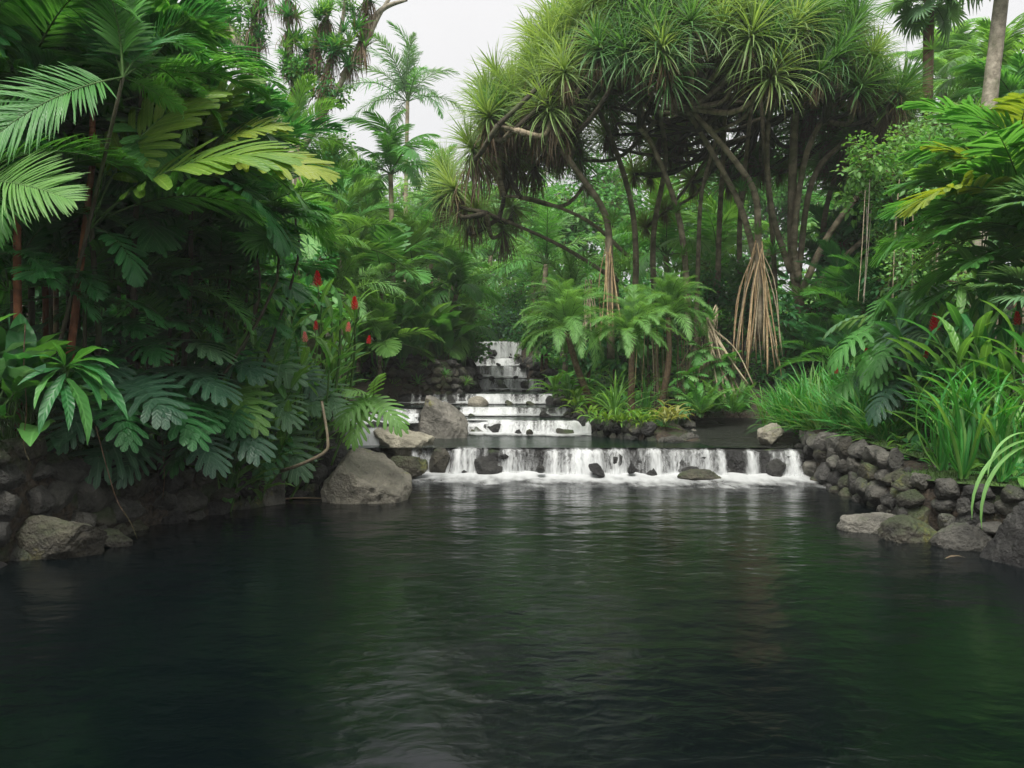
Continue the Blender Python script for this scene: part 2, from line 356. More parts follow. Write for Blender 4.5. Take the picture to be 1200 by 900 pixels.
def frond(n, wl, lmax, arch, lift=.35, droop=.4, start=.14, trunc=False, plum=0., fold=.35, seg=5, rr=.008, ang=(68, 28), prof=None, jit=.12, dead=0.):
    mb = MB(); P = curve2(arch[0], arch[1], 18)
    mb.tube(P, np.linspace(rr, rr * .2, len(P)), 5, tint=.9, mi=1)
    for s in (-1, 1):
        for i in range(n):
            t = lerp(start, .985, (i + R.uniform(-.3, .3)) / (n - 1)); t = min(max(t, start), .99)
            q = (t - start) / (1 - start)
            l = lmax * (prof(q) if prof else (math.sin(math.pi * (.16 + .80 * q)) ** .8 * .85 + .15 * (1 - q))) * R.uniform(1 - jit, 1 + jit)
            b = at(P, t); T = tang(P, t); Nn = np.cross(np.array([0, -1., 0]), T) * -1
            Nn = unit(np.cross(T, np.array([0, 1., 0]))) * 1.0
            if Nn[2] < 0: Nn = -Nn
            a = math.radians(lerp(ang[0], ang[1], q ** .8) + R.uniform(-6, 6)); li = lift + R.uniform(-.12, .12) + plum * R.uniform(-1, 1)
            d = T * math.cos(a) + math.sin(a) * (np.array([0, s, 0.]) * math.cos(li) + Nn * math.sin(li))
            dr = droop * R.uniform(.7, 1.3)
            ts = np.linspace(0, 1, seg + 1)
            pts = b + np.outer(ts, d) * l + np.outer(-(ts ** 2), np.array([0, 0, 1.])) * l * dr * .55
            if trunc: w = np.interp(ts, [0, .12, .55, .9, 1], [.25, .7, 1, .95, .55]) * wl
            else: w = np.interp(ts, [0, .1, .4, .75, 1], [.4, .85, 1, .7, .04]) * wl
            mb.strip(pts, w * R.uniform(.85, 1.15), np.cross(d, Nn) * s, fold, tint=R.random(), age=(1 if R.random() < dead else 0), v0=0, v1=1)
    chordise(mb, P[-1]); return mb
def blade(wl, arch=(.35, -.5), pet=0., fold=.25, seg=10, wave=.12, prof=None, rr=.006, tip_age=0.):
    mb = MB(); P = curve2(arch[0], arch[1], 16)
    if pet: mb.tube(np.array([at(P, t) for t in np.linspace(0, pet + .03, 7)]), rr, 4, tint=.7, mi=1)
    ts = np.linspace(0, 1, seg + 1); pts = np.array([at(P, pet + (1 - pet) * t) for t in ts])
    pr = prof or ([0, .08, .3, .6, .85, 1], [.05, .45, .95, .9, .45, .02])
    mb.strip(pts, np.interp(ts, *pr) * wl, (0, 1, 0), fold, tint=R.random(), wave=wave, age=np.linspace(0, 1, seg + 1) ** 6 * tip_age)
    chordise(mb, P[-1]); return mb
def split_leaf(nl=7, hw=.46, arch=(.25, -.45), gap=.8, droop=.22, curl=.5, slim=1.):
    """swiss-cheese / philodendron leaf: midrib with curved lobes joined near the rib"""
    mb = MB(); P = curve2(arch[0], arch[1], 16); mb.tube(P, np.linspace(.012, .003, 16), 4, tint=.9, mi=1)
    for s in (-1, 1):
        for i in range(nl):
            q = i / (nl - 1); t = lerp(.015, .90, q); sp = .9 / (nl - 1)
            a = math.radians(lerp(118, 24, q ** .75)); l = hw * (math.sin(math.pi * (.22 + .62 * q ** .9)) * .95 + .08) * R.uniform(.93, 1.07)
            b = at(P, t); T = tang(P, t); k = 9; ts = np.linspace(0, 1, k)
            aa = a - curl * ts ** 1.3 * (.4 + .6 * (1 - q))
            d = np.cos(aa)[:, None] * T + np.sin(aa)[:, None] * np.array([0, s, .16]); st = d * l / (k - 1)
            pts = b + np.concatenate([[np.zeros(3)], np.cumsum(st[:-1], 0)]); pts[:, 2] -= droop * (ts ** 2) * l
            wv = np.interp(ts, [0, .3, .5, .85, .95, 1], [1.08, 1.08, gap * 1.15, gap * 1.25, gap * .8, gap * .2]) * sp * .56 * slim
            pts[:, 2] += .004 * i
            mb.strip(pts, wv, np.array([1., 0, 0]) if abs(math.cos(a)) < .6 else np.cross(d, np.array([0, 0, 1.])), .10, tint=.5 + R.uniform(-.25, .25), v0=.1, v1=.8)
    chordise(mb, P[-1]); return mb
def fan(n=26, L=.62, spread=280, droop=.35, wl=.035, pet=.5):
    mb = MB(); P = curve2(.5, .1, 8); Pp = P * pet; mb.tube(Pp, .008, 5, tint=.9, mi=1); hub = Pp[-1]
    for i in range(n):
        a = math.radians(lerp(-spread / 2, spread / 2, i / (n - 1))); d = np.array([math.cos(a), math.sin(a), .12 * R.uniform(.5, 1.5)])
        l = L * (1 - .25 * (abs(a) / math.pi)) * R.uniform(.92, 1.05); ts = np.linspace(0, 1, 7)
        pts = hub + np.outer(ts, d) * l; pts[:, 2] -= droop * l * np.clip(ts - .35, 0, 1) ** 1.7 * R.uniform(.7, 1.5)
        w = np.interp(ts, [0, .35, .6, .85, 1], [.1, .85, 1, .55, .05]) * wl
        mb.strip(pts, w, (-math.sin(a), math.cos(a), 0), .5 * (1 if i % 2 else 1), tint=R.random())
    chordise(mb, hub + np.array([L, 0, -.0])); return mb
def stalk(arch=(.5, -.3), r0=.02, r1=.01, sides=5, n=10):
    mb = MB(); P = curve2(arch[0], arch[1], n); mb.tube(P, np.linspace(r0, r1, n), sides); chordise(mb, P[-1]); return mb
def rosette(n=70, L=1., w=.028, e_hi=1.45, e_lo=-.6, bend=1.1, seg=7, dead=.08, bendv=.3, twist=.0):
    """spiral of strap leaves about +Z, radius about 1"""
    mb = MB()
    for i in range(n):
        q = (i + .5) / n; az = i * 2.39996 + R.uniform(-.2, .2); e = lerp(e_hi, e_lo, q ** .9) + R.uniform(-.12, .12); b = bend * R.uniform(1 - bendv, 1 + bendv) * math.cos(e * .6)
        l = L * R.uniform(.8, 1.1) * (.75 + .25 * math.sin(math.pi * q)); ts = np.linspace(0, 1, seg + 1)
        a = e - b * ts ** 1.5; st = np.stack([np.cos(a), np.zeros(seg + 1), np.sin(a)], 1) * l / seg
        p = np.concatenate([[[0, 0, 0]], np.cumsum(st[:-1], 0)]); c, s_ = math.cos(az), math.sin(az)
        pts = np.stack([p[:, 0] * c - p[:, 1] * s_, p[:, 0] * s_ + p[:, 1] * c, p[:, 2] + .10 * (1 - q)], 1)
        ww = np.interp(ts, [0, .08, .5, .85, 1], [.8, 1, .85, .45, .05]) * w
        ag = 0 if q < .8 or R.random() > dead * 5 else R.uniform(.5, 1)
        mb.strip(pts, ww, (-s_, c, 0), .45, tint=R.random(), age=ag)
    return mb
def skirt(n=42, L=1., w=.022):
    """dead leaves hanging from under a crown"""
    mb = MB()
    for i in range(n):
        az = R.uniform(0, 6.283); l = L * R.uniform(.5, 1.1); r = R.uniform(.02, .22); ts = np.linspace(0, 1, 6); c, s_ = math.cos(az), math.sin(az)
        rad = .05 + r * np.sin(ts * math.pi * .6) * 1.6; z = .05 - ts * l + .05 * np.sin(ts * 5 + az)
        j = R.uniform(-.12, .12); pts = np.stack([rad * c + j * ts, rad * s_ + j * ts ** 2, z], 1)
        tw = R.uniform(-1, 1); mb.strip(pts, np.interp(ts, [0, .3, .8, 1], [.7, 1, .8, .1]) * w, (-s_ + tw * c, c + tw * s_, 0), .5, tint=R.random(), age=R.choice([0, 0, .3, .8]))
    return mb
def tuft(n=26, L=1., w=.014, lean=.5, bend=.9):
    mb = MB()
    for i in range(n):
        az = R.uniform(0, 6.283); e = 1.45 - abs(R.gauss(0, lean)); l = L * R.uniform(.55, 1.05); ts = np.linspace(0, 1, 8); b = bend * R.uniform(.3, 1.6)
        a = e - b * ts ** 1.8; st = np.stack([np.cos(a), np.zeros(8), np.sin(a)], 1) * l / 7; p = np.concatenate([[[0, 0, 0]], np.cumsum(st[:-1], 0)])
        c, s_ = math.cos(az), math.sin(az); ox, oy = R.uniform(-.1, .1), R.uniform(-.1, .1)
        pts = np.stack([p[:, 0] * c + ox, p[:, 0] * s_ + oy, p[:, 2]], 1)
        mb.strip(pts, np.interp(ts, [0, .3, .7, 1], [.8, 1, .75, .05]) * w * R.uniform(.7, 1.2), (-s_, c, 0), .4, tint=R.random(), age=(R.uniform(.4, 1) if R.random() < .04 else 0))
    return mb
def clump(n=130, leaf=.10, rad=.5, asp=.4, flat=.8):
    """ball of small broad leaves on twigs, radius about rad"""
    mb = MB()
    for i in range(n):
        d = unit(NR.normal(size=3)); r = rad * R.random() ** .45; p = d * r * np.array([1, 1, flat]); out = unit(d + NR.normal(size=3) * .6 + np.array([0, 0, .1]))
        l = leaf * R.uniform(.6, 1.4); ts = np.linspace(0, 1, 4); pts = p + np.outer(ts, out) * l; pts[:, 2] -= ts ** 2 * l * .35
        sd_ = unit(np.cross(out, NR.normal(size=3) * .5 + np.array([0, 0, 1.])))
        mb.strip(pts, np.array([.15, 1, .8, .05]) * leaf * asp, sd_, .25, tint=R.random())
        if i % 6 == 0: mb.tube(np.array([p * .15, p]), [.008, .003], 3, mi=1)
    return mb
def cone_flower():
    mb = MB(); mb.tube(np.array([[0, 0, z] for z in np.linspace(-.9, .1, 5)]), .035, 5, mi=1)
    for i in range(46):
        q = i / 45; az = i * 2.39996; z = lerp(0, .86, q); r = .17 * math.sin(math.pi * (.25 + .72 * q)); c, s_ = math.cos(az), math.sin(az)
        ts = np.linspace(0, 1, 4); e = lerp(.5, 1.3, q); l = lerp(.26, .15, q)
        pts = np.stack([(r * .55 + np.cos(e) * l * ts + .04 * ts ** 2) * c, (r * .55 + np.cos(e) * l * ts + .04 * ts ** 2) * s_, z + np.sin(e) * l * ts], 1)
        mb.strip(pts, np.array([.6, 1, .8, .1]) * .075, (-s_, c, 0), -.35, tint=R.random())
    return mb

LIB = {}
def lib(name, k, fn, mats):
    LIB[name] = [fn().mesh(name, mats) for _ in range(k)]
LG = [ML['mid'], MB_['green']]
lib('areca', 5, lambda: frond(48, .0095, .32, (u(.5, .9), u(-.9, -.4)), lift=.45, droop=.45), LG)
lib('areca_flat', 3, lambda: frond(54, .0085, .37, (u(.15, .4), u(-.5, -.2)), lift=.25, droop=.35), LG)
lib('broad', 4, lambda: frond(19, .023, .34, (u(.4, .7), u(-.6, -.2)), lift=.25, droop=.4, trunc=True, start=.28, fold=.18, ang=(70, 22), seg=6), LG)
lib('coco', 4, lambda: frond(46, .010, .26, (u(.5, .9), u(-1.3, -.8)), lift=.1, droop=1.0, rr=.009), LG)
lib('plume', 4, lambda: frond(60, .006, .20, (u(.4, .8), u(-1.1, -.6)), lift=.2, droop=.6, plum=.8, seg=4), LG)
lib('date', 4, lambda: frond(70, .0042, .20, (u(.6, 1.0), u(-1.2, -.6)), lift=.3, droop=.55, plum=.35, seg=4, start=.1), LG)
lib('fern', 3, lambda: frond(30, .014, .17, (u(.5, .8), u(-.7, -.3)), lift=.1, droop=.3, start=.06, seg=4, prof=lambda q: (1 - q) ** .6 * .9 + .1), LG)
lib('ginger', 5, lambda: blade(u(.085, .105), (u(.2, .5), u(-.7, -.3)), pet=.02, fold=.3), LG)
lib('broad_leaf', 4, lambda: blade(u(.10, .13), (u(.9, 1.2), u(-.9, -.4)), pet=.42, fold=.3, wave=.18), LG)
lib('long_leaf', 4, lambda: blade(u(.06, .075), (u(.9, 1.2), u(-1.1, -.6)), pet=.25, fold=.4, wave=.12), LG)
lib('banana', 3, lambda: blade(u(.13, .16), (u(.8, 1.1), u(-.6, -.1)), pet=.2, fold=.35, wave=.2, seg=14, rr=.012, prof=([0, .06, .2, .6, .9, 1], [.1, .7, 1, 1, .6, .05])), LG)
lib('monstera', 5, lambda: split_leaf(R.choice([8, 9]), u(.42, .48), (u(.15, .4), u(-.6, -.3)), gap=.56, curl=.3), LG)
lib('philo', 4, lambda: split_leaf(9, u(.40, .46), (u(.1, .3), u(-.7, -.4)), gap=.55, droop=.35, slim=.9), LG)
lib('fan', 3, lambda: fan(), LG)
lib('strap', 5, lambda: blade(u(.014, .02), (u(1.0, 1.3), u(-.9, .2)), fold=.4, wave=0, prof=([0, .1, .6, .9, 1], [.8, 1, .9, .45, .02])), LG)
lib('stalk', 4, lambda: stalk((u(.3, .7), u(-.5, 0)), .011, .007), [MB_['green']])
lib('cane', 4, lambda: stalk((u(.15, .35), u(-.3, -.1)), .010, .006), [MB_['green']])
lib('vine', 5, lambda: stalk((u(-.15, .15), u(-.15, .15)), .004, .0025, 4, 12), [MB_['root2']])
lib('rosette', 6, lambda: rosette(R.choice([100, 125, 145]), 1., .017, bend=u(.65, 1.35), e_lo=u(-.8, -.3), dead=.06, bendv=.45), [ML['pand']])
lib('spiky', 4, lambda: rosette(26, 1., .045, e_hi=1.4, e_lo=.15, bend=.7, seg=6, dead=.02), [ML['mid']])
lib('skirt', 4, lambda: skirt(64, 1., .014), [ML['dead']])
lib('tuft', 5, lambda: tuft(), [ML['strap']])
lib('clump', 5, lambda: clump(), [ML['mid'], MB_['brown']])
lib('clump_big', 4, lambda: clump(80, .2, .5, .32), [ML['mid'], MB_['brown']])
lib('flower', 3, cone_flower, [M_flower, MB_['green']])

def leaf(parent, lname, A, B, mat=None, name='leaf', roll=0., up=UP, sw=1.):
    return put(name, R.choice(LIB[lname]), parent, AB(A, B, up, roll, sw), mat)
def ball(parent, lname, loc, s, mat=None, name='foliage', axis=None, spin=None):
    q = Matrix.Rotation(u(0, 6.28), 4, 'Z') if spin is None else Matrix.Rotation(spin, 4, 'Z')
    if axis is not None: q = Vector(axis).to_track_quat('Z', 'Y').to_matrix().to_4x4() @ q
    return put(name, R.choice(LIB[lname]), parent, Matrix.Translation(loc) @ q @ Matrix.Scale(s, 4), mat)
def tube_part(parent, name, pts, r0, r1, mat, n=12, sides=8, bumps=.06, flare=0., kind=None):
    mb = MB(); P = bez(pts, n); r = np.linspace(r0, r1, n)
    if flare: r = r * (1 + flare * np.exp(-np.linspace(0, 9, n)))
    mb.tube(P, r, sides, bumps=bumps, cap=True); return put(name, mb.mesh(name, [mat]), parent, kind=kind)
def dirv(az, el): return Vector((math.cos(az) * math.cos(el), math.sin(az) * math.cos(el), math.sin(el)))

# ------------------------------------------------------------------ terrain
LEFT = [(-6, -5.6), (2, -5.2), (5, -4.85), (6.7, -4.4), (8.4, -3.85), (10, -3.05), (11.2, -2.85), (12.6, -2.9), (15, -2.95), (18, -2.8), (19.4, -2.6), (19.8, -1.35), (23, -.95), (27, -1.35), (29, -1.3)]
RIGHT = [(-6, 5.5), (2, 5.0), (5, 4.6), (7, 4.45), (9, 4.4), (11, 4.5), (12.55, 4.55), (12.7, 3.0), (14.2, 2.9), (15.3, 1.5), (17, 1.1), (19, .92), (23, .98), (25, .45), (27, .32), (29, .3)]
BANKL = [(-6, 1.5), (5, 1.3), (7, 1.15), (8.4, .75), (10, .5), (12, .6), (16, 1.1), (19.5, 1.6), (22, 1.75), (27, 2.4), (34, 2.9), (60, 4)]
BANKR = [(-6, .6), (7, .55), (9, .55), (11, .72), (12.6, .85), (17, .85), (20, 1.2), (27, 2.2), (34, 2.9), (60, 4)]
STEPS = [(12.45, -.9), (12.75, .40), (15.2, .40), (15.4, .68), (16.8, .68), (17.0, .86), (18.7, .86), (18.9, 1.08), (22.9, 1.10), (23.1, 1.45), (25, 1.45), (25.2, 1.78), (26.6, 1.95), (27.1, 2.5), (60, 3.6)]
def ground_z(x, y):
    l, r = interp(y, LEFT), interp(y, RIGHT); bed = interp(y, STEPS) if y > 12.4 else -.9
    if l < x < r: return bed - .06 if y > 29 or True else bed
    if x <= l: d = l - x; b = max(interp(y, BANKL), bed + .1 if y > 12.6 else -1)
    else:
        d = x - r; b = max(interp(y, BANKR), bed + .1 if y > 15.3 else -1)
        if 12.4 < y < 17.2 and (2.75 if y < 13.8 else 3.3) < x < 5.2 + (y - 12.5) * .06: return .34 + max(0, y - 14) * .085
    k = min(1, d / .30); z = lerp(bed, b - .05, k * k * (3 - 2 * k)) + max(0, d - .3) * .10
    z = min(z, b + 2.2)
    if 12.4 < y < 16.5 and 1.3 < x < 3.7: z = min(z, .50 + max(0, y - 13.9) * .10)
    return z + .10 * noise.noise((x * .7, y * .7, 0)) + .04 * noise.noise((x * 2.3, y * 2.3, 3))
gx = np.concatenate([np.arange(-160, -16, 9.), np.arange(-16, 16.01, .2), np.arange(25, 170, 9.)])
gy = np.concatenate([np.arange(-60, -6, 6.), np.arange(-6, 32, .2), np.arange(33, 60, 1.5), np.arange(66, 400, 20.)])
gmb = MB(); nx, ny = len(gx), len(gy)
gv = [(x, y, ground_z(x, y)) for y in gy for x in gx]
gmb.add(gv, [(j * nx + i, j * nx + i + 1, (j + 1) * nx + i + 1, (j + 1) * nx + i) for j in range(ny - 1) for i in range(nx - 1)], [(0, 0, .5, 0)] * len(gv))
put('ground', gmb.mesh('ground', [M_soil]), kind='structure', label='dark soil and leaf litter under the planting', cat='ground')

def sheet(name, poly, z, mat, **kw):
    """flat water surface from left/right outline rows: poly = [(y, x0, x1)]"""
    mb = MB(); k = 24; rows = []
    for (y, a, b) in poly: rows.append([(lerp(a, b, i / (k - 1)), y, z(y) if callable(z) else z) for i in range(k)])
    V = [p for r in rows for p in r]
    mb.add(V, [(j * k + i, j * k + i + 1, (j + 1) * k + i + 1, (j + 1) * k + i) for j in range(len(rows) - 1) for i in range(k - 1)], [(0, 0, .5, 0)] * len(V))
    return put(name, mb.mesh(name, [mat]), **kw)
sheet('pool_water', [(y, interp(y, LEFT) - .5, interp(y, RIGHT) + .5 if y < 12.5 else 5) for y in np.linspace(-5, 12.66, 50)], 0., M_pool, kind='structure', label='dark green rippled pool water', cat='water')
sheet('terrace_water', [(y, interp(y, LEFT) - .2, interp(y, RIGHT) + .2) for y in np.linspace(12.6, 15.4, 14)], .465, M_pool2, kind='structure', label='smooth terrace water above the widest waterfall', cat='water')
sheet('channel_water', [(y, 2.7, 5.3 + (y - 12.5) * .06) for y in np.linspace(12.62, 17.2, 16)], lambda y: .46 + max(0, y - 13.6) * .07, M_thin, kind='structure', label='thin dark water in the side channel below the mossy edge', cat='water')

for y0_, y1_, zz in ((15.4, 17.0, .752), (17.0, 18.95, .932), (18.95, 23.05, 1.168), (23.05, 25.05, 1.508), (25.05, 26.45, 1.888)):
    sheet('step_water', [(y, interp(y, LEFT) - .05, interp(y, RIGHT) + .05) for y in np.linspace(y0_, y1_, 5)], zz - .012, M_pool2, kind='structure', label='thin sheet of water lying on a cascade step', cat='water')
# ------------------------------------------------------------------ rocks
def rock_mesh(name, mat, sub=3, planes=9, rough=.10, seed=0, flat=None, sharp=.55):
    import bmesh
    rr = random.Random(seed); bm = bmesh.new(); bmesh.ops.create_icosphere(bm, subdivisions=sub, radius=1.)
    pl = []
    for _ in range(planes):
        n = Vector((rr.gauss(0, 1), rr.gauss(0, 1), rr.gauss(0, .8))).normalized(); pl.append((n, rr.uniform(sharp, .92)))
    if flat: pl += flat
    off = Vector((rr.uniform(0, 99), rr.uniform(0, 99), 0))
    for v in bm.verts:
        p = v.co.copy()
        for n, d in pl:
            e = p.dot(n) - d
            if e > 0: p -= n * e * .93
        k = noise.fractal(p * 1.6 + off, 1.0, 2.0, 4) * rough + (abs(noise.noise(p * 4 + off)) - .2) * rough * .9 + noise.fractal(p * 9 + off, 1.0, 2.0, 3) * rough * .3
        v.co = p + v.co.normalized() * k
    me = bpy.data.meshes.new(name); bm.to_mesh(me); bm.free(); me.materials.append(mat)
    at_ = me.attributes.new('lf', 'FLOAT_COLOR', 'POINT'); me.polygons.foreach_set('use_smooth', np.ones(len(me.polygons), bool)); me.update(); return me
STONE = [rock_mesh('stone', M_rock, 2, 11, .10, 50 + i, None, .45) for i in range(9)]
STONE_HI = [rock_mesh('stone', M_rock, 3, 12, .11, 80 + i, None, .42) for i in range(8)]
def rot(rz, rx=0., ry=0.): return Matrix.Rotation(rz, 4, 'Z') @ Matrix.Rotation(ry, 4, 'Y') @ Matrix.Rotation(rx, 4, 'X')
def stone_wall(label, path, zb, size, mats, hi=True, lean=.12, depth=.55, name='stone_wall', group=None, skip=None):
    """dry stone bank: path = [(x, y, ztop)], each stone an object, a dark earth core behind"""
    P = [Vector(p) for p in path]; t = thing(name, label, 'stone wall', (P[0].x, P[0].y, zb), group)
    seg = [(P[i + 1].xy - P[i].xy).length for i in range(len(P) - 1)]; tot = sum(seg)
    def pt(s):
        for i, l in enumerate(seg):
            if s <= l or i == len(seg) - 1: return P[i].lerp(P[i + 1], min(1, s / l)), (P[i + 1] - P[i]).xy.normalized()
            s -= l
    core = MB(); n = max(2, int(tot / .35)); rows = []
    for i in range(n + 1):
        p, tg = pt(tot * i / n); nrm = Vector((tg.y, -tg.x))
        o = Vector((-nrm.x, -nrm.y, 0)); j = .05 * noise.noise((p.x * 3, p.y * 3, 1))
        rows.append([(p.x + o.x * (.02 + j), p.y + o.y * (.02 + j), zb), (p.x + o.x * (.12 + j), p.y + o.y * (.12 + j), p.z - .10), (p.x + o.x * .7, p.y + o.y * .7, p.z - .02)])
    core.add([q for r in rows for q in r], [(i * 3 + j, (i + 1) * 3 + j, (i + 1) * 3 + j + 1, i * 3 + j + 1) for i in range(n) for j in range(2)], [(0, 0, .5, 0)] * (3 * (n + 1)))
    put('earth_core', core.mesh('earth_core', [M_soil]), t)
    s = 0.; cols = 0; z0 = zb
    course = 0; z = zb + size * .35
    while True:
        s = u(0, size); any_ = False; h = size * u(.75, 1.05)
        while s < tot:
            p, tg = pt(s); w = size * u(.7, 1.65); nrm = Vector((tg.y, -tg.x))
            if z < p.z - size * .05:
                any_ = True; k = (z - zb); q = Vector((p.x - nrm.x * (lean * k + u(-.03, .05)), p.y - nrm.y * (lean * k + u(-.03, .05)), z + u(-.05, .05) * size * 2))
                if not (skip and skip(q)):
                    sc = Matrix.Diagonal((w * .62, size * u(.5, .75), h * u(.5, .74), 1))
                    put('stone', R.choice(STONE_HI if hi else STONE), t, Matrix.Translation(q) @ rot(math.atan2(tg.y, tg.x) + u(-.3, .3), u(-.25, .25), u(-.3, .3)) @ sc @ rot(R.choice([0, math.pi]), 0, 0), R.choice(mats))
            s += w * 1.02
        z += h * .92
        if not any_: break
    return t
MW = [M_rock, M_rock, M_rock_mossy, M_rock_gry2]
stone_wall('dark stacked stone bank beneath the big split leaves', [(-5.1, 3.0, 1.45), (-4.85, 5.0, 1.38), (-4.4, 6.7, 1.18), (-3.85, 8.4, .72), (-3.3, 9.5, .52), (-2.95, 10.4, .55), (-2.75, 11.6, .6)], -.12, .30, [M_rock, M_rock, M_rock_mossy])
stone_wall('low grey stone bank below the strap-leaved clumps', [(4.62, 12.9, .86), (4.5, 12.2, .84), (4.5, 11.0, .76), (4.42, 9.8, .66), (4.35, 8.9, .62)], -.1, .25, MW + [M_rock_gry2])
stone_wall('projecting mossy stone corner with turf on top', [(4.9, 9.1, .56), (4.2, 8.75, .54), (3.98, 8.25, .54), (4.3, 7.75, .56), (4.7, 7.4, .56)], -.1, .21, [M_rock_gry2, M_rock_mossy, M_rock, M_rock])
stone_wall('stone edging round the planted island between the two channels', [(3.42, 16.9, .80), (3.45, 15.2, .66), (3.15, 14.0, .62), (2.75, 13.7, .62), (2.1, 14.2, .72), (1.5, 15.2, .85), (1.2, 16.2, .98), (1.08, 17.2, 1.1), (.98, 18.5, 1.25)][::-1], .38, .22, [M_rock, M_rock_wet, M_rock, M_rock_gry2], hi=False)
stone_wall('mossy block wall standing beside the upper waterfalls', [(-3.9, 19.4, 2.1), (-2.7, 19.5, 2.12), (-1.3, 19.75, 2.0), (-1.1, 20.6, 1.7)], 1.0, .24, [M_rock_mossy, M_rock_mossy, M_rock], hi=False)
stone_wall('dark rough rock side flanking the top waterfall', [(.42, 26.9, 2.3), (.6, 25.2, 2.0), (1.05, 23.2, 1.75), (1.0, 20.5, 1.5), (.95, 18.9, 1.35)], 1.0, .34, [M_rock, M_rock_wet], hi=False)
stone_wall('wet dark rock shoulder left by the narrow upper steps'.replace(' left', ''), [(-1.1, 20.8, 1.75), (-1.0, 23.2, 1.9), (-1.35, 25.3, 2.25), (-1.45, 27.1, 2.75)], 1.0, .34, [M_rock, M_rock_wet], hi=False)
stone_wall('low wet kerb of stones at the head of the side channel', [(3.4, 17.1, .76), (5.4, 17.2, .78)], .45, .16, [M_rock_wet, M_rock_mossy], hi=False)
# turf lip on top of the right corner
def turf(name, pts, label):
    mb = MB(); c = sum((Vector(p) for p in pts), Vector()) / len(pts); V = [tuple(c + UP * .03)] + [tuple(p) for p in pts]
    mb.add(V, [(0, i + 1, (i + 1) % len(pts) + 1) for i in range(len(pts))], [(0, 0, .5, 0)] * len(V))
    g = MB()
    for _ in range(900):
        i = R.randrange(len(pts)); a, b = R.random(), R.random(); a, b = (a, b) if a + b < 1 else (1 - a, 1 - b)
        p = c + (Vector(pts[i]) - c) * a + (Vector(pts[(i + 1) % len(pts)]) - c) * b
        h = u(.02, .07); d = np.array([u(-.6, .6), u(-.6, .6), 1.]); ts = np.linspace(0, 1, 3)
        mb.strip(np.array(p) + np.outer(ts, d) * h, [.006, .005, .001], (u(-1, 1), u(-1, 1), 0), None, tint=R.random())
    return put(name, mb.mesh(name, [M_moss]), kind='stuff', label=label, cat='moss')
turf('moss_turf', [(4.05, 8.3, .54), (4.35, 7.8, .55), (4.8, 7.35, .56), (6.4, 7.4, .62), (6.4, 9.2, .64), (4.9, 9.05, .58), (4.3, 8.7, .55)], 'bright moss and clipped turf on the stone corner')
turf('moss_turf', [(3.3, 17.25, .80), (5.5, 17.3, .82), (5.6, 18.4, .92), (3.2, 18.4, .92)], 'thin mossy strip along the head of the side channel')
turf('moss_turf', [(4.75, 9.3, .63), (4.7, 11, .74), (4.75, 12.4, .82), (5.9, 12.3, .9), (5.9, 9.4, .72)], 'green ground moss behind the low stone bank')

def boulder(label, px0, px1, py0, py1, d, mat, seed, flat=None, rz=0., depth=.8, sub=4, name='boulder', tilt=(0, 0), grp=None, z0=None, sharp=.5, planes=9):
    A, B = W(px0, py1 + (py1 - py0) * .45, d), W(px1, py0, d); w = (B.x - A.x) / 2 * 1.04; h = (B.z - A.z) / 2
    me = rock_mesh('boulder', mat, sub + (1 if sub == 4 else 0), planes, .085, seed, flat, sharp); V = np.array([v.co[:] for v in me.vertices])
    M = np.array(rot(rz, tilt[0], tilt[1]))[:3, :3]; V = V @ M.T; lo, hi = V.min(0), V.max(0); V = (V - (lo + hi) / 2) / ((hi - lo) / 2)
    V = V * np.array([w, w * depth, h]); me.vertices.foreach_set('co', V.astype(np.float32).ravel()); me.update()
    return put(name, me, None, Matrix.Translation(((A.x + B.x) / 2, d + w * depth * .5, (A.z + B.z) / 2)), label=label, cat='boulder', group=grp)
T0 = [(Vector((.25, -.35, .9)).normalized(), .42)]
boulder('large slanted grey boulder with dark broken face at the pool edge', 376, 478, 528, 596, 10.15, M_rock_pale, 5, [(Vector((.42, -.35, .84)).normalized(), .22), (Vector((-.35, -.9, .05)).normalized(), .42), (Vector((-.75, -.2, .6)).normalized(), .5), (Vector((.3, -.9, -.2)).normalized(), .55)], 0, .9, planes=4)
boulder('tallest grey boulder with a flat slanted top beside the middle steps', 484, 548, 463, 515, 14.6, M_rock_pale, 17, [(Vector((.55, -.25, .8)).normalized(), .35), (Vector((-.45, -.85, .1)).normalized(), .45), (Vector((.4, -.9, .1)).normalized(), .5)], 0, .8, planes=4)
boulder('flat wide boulder with a yellow lichen patch', 436, 506, 502, 536, 12.9, M_rock_pale, 23, [(Vector((.2, -.2, .96)).normalized(), .35)], 0, .8)
boulder('small dark rounded boulder in the foam under the lichen boulder', 454, 500, 534, 556, 12.1, M_rock_mossy, 31, None, .4, .7)
boulder('low dark boulder with white water curling round its back', 403, 458, 494, 524, 13.9, M_rock_wet, 37, None, 0, .9)
boulder('mossy wet rock stack at the end of the widest waterfall', 502, 527, 524, 550, 12.5, M_rock_mossy, 41, None, 0, .8)
boulder('black boulder tucked under the ginger leaves', 372, 408, 506, 556, 11.6, M_rock, 43, None, 0, .9)
boulder('smooth wet rock inside the widest waterfall', 556, 590, 535, 555, 12.35, M_rock_wet, 47, [(Vector((.3, -.5, .8)).normalized(), .4)], 0, .6)
boulder('flat mossy slab awash in the foam', 796, 850, 551, 564, 11.9, M_rock_mossy, 53, None, 0, .5)
boulder('dark wet rock splitting the fall near the side channel', 790, 884, 534, 562, 12.25, M_rock_wet, 59, None, .5, .5)
boulder('pale rounded boulder at the end of the side channel', 890, 922, 496, 518, 12.95, M_rock_pale, 61, None, 0, .8)
boulder('small slanted rock on the white middle step', 548, 572, 464, 478, 18.2, M_rock_pale, 67, None, 0, .8, 3)
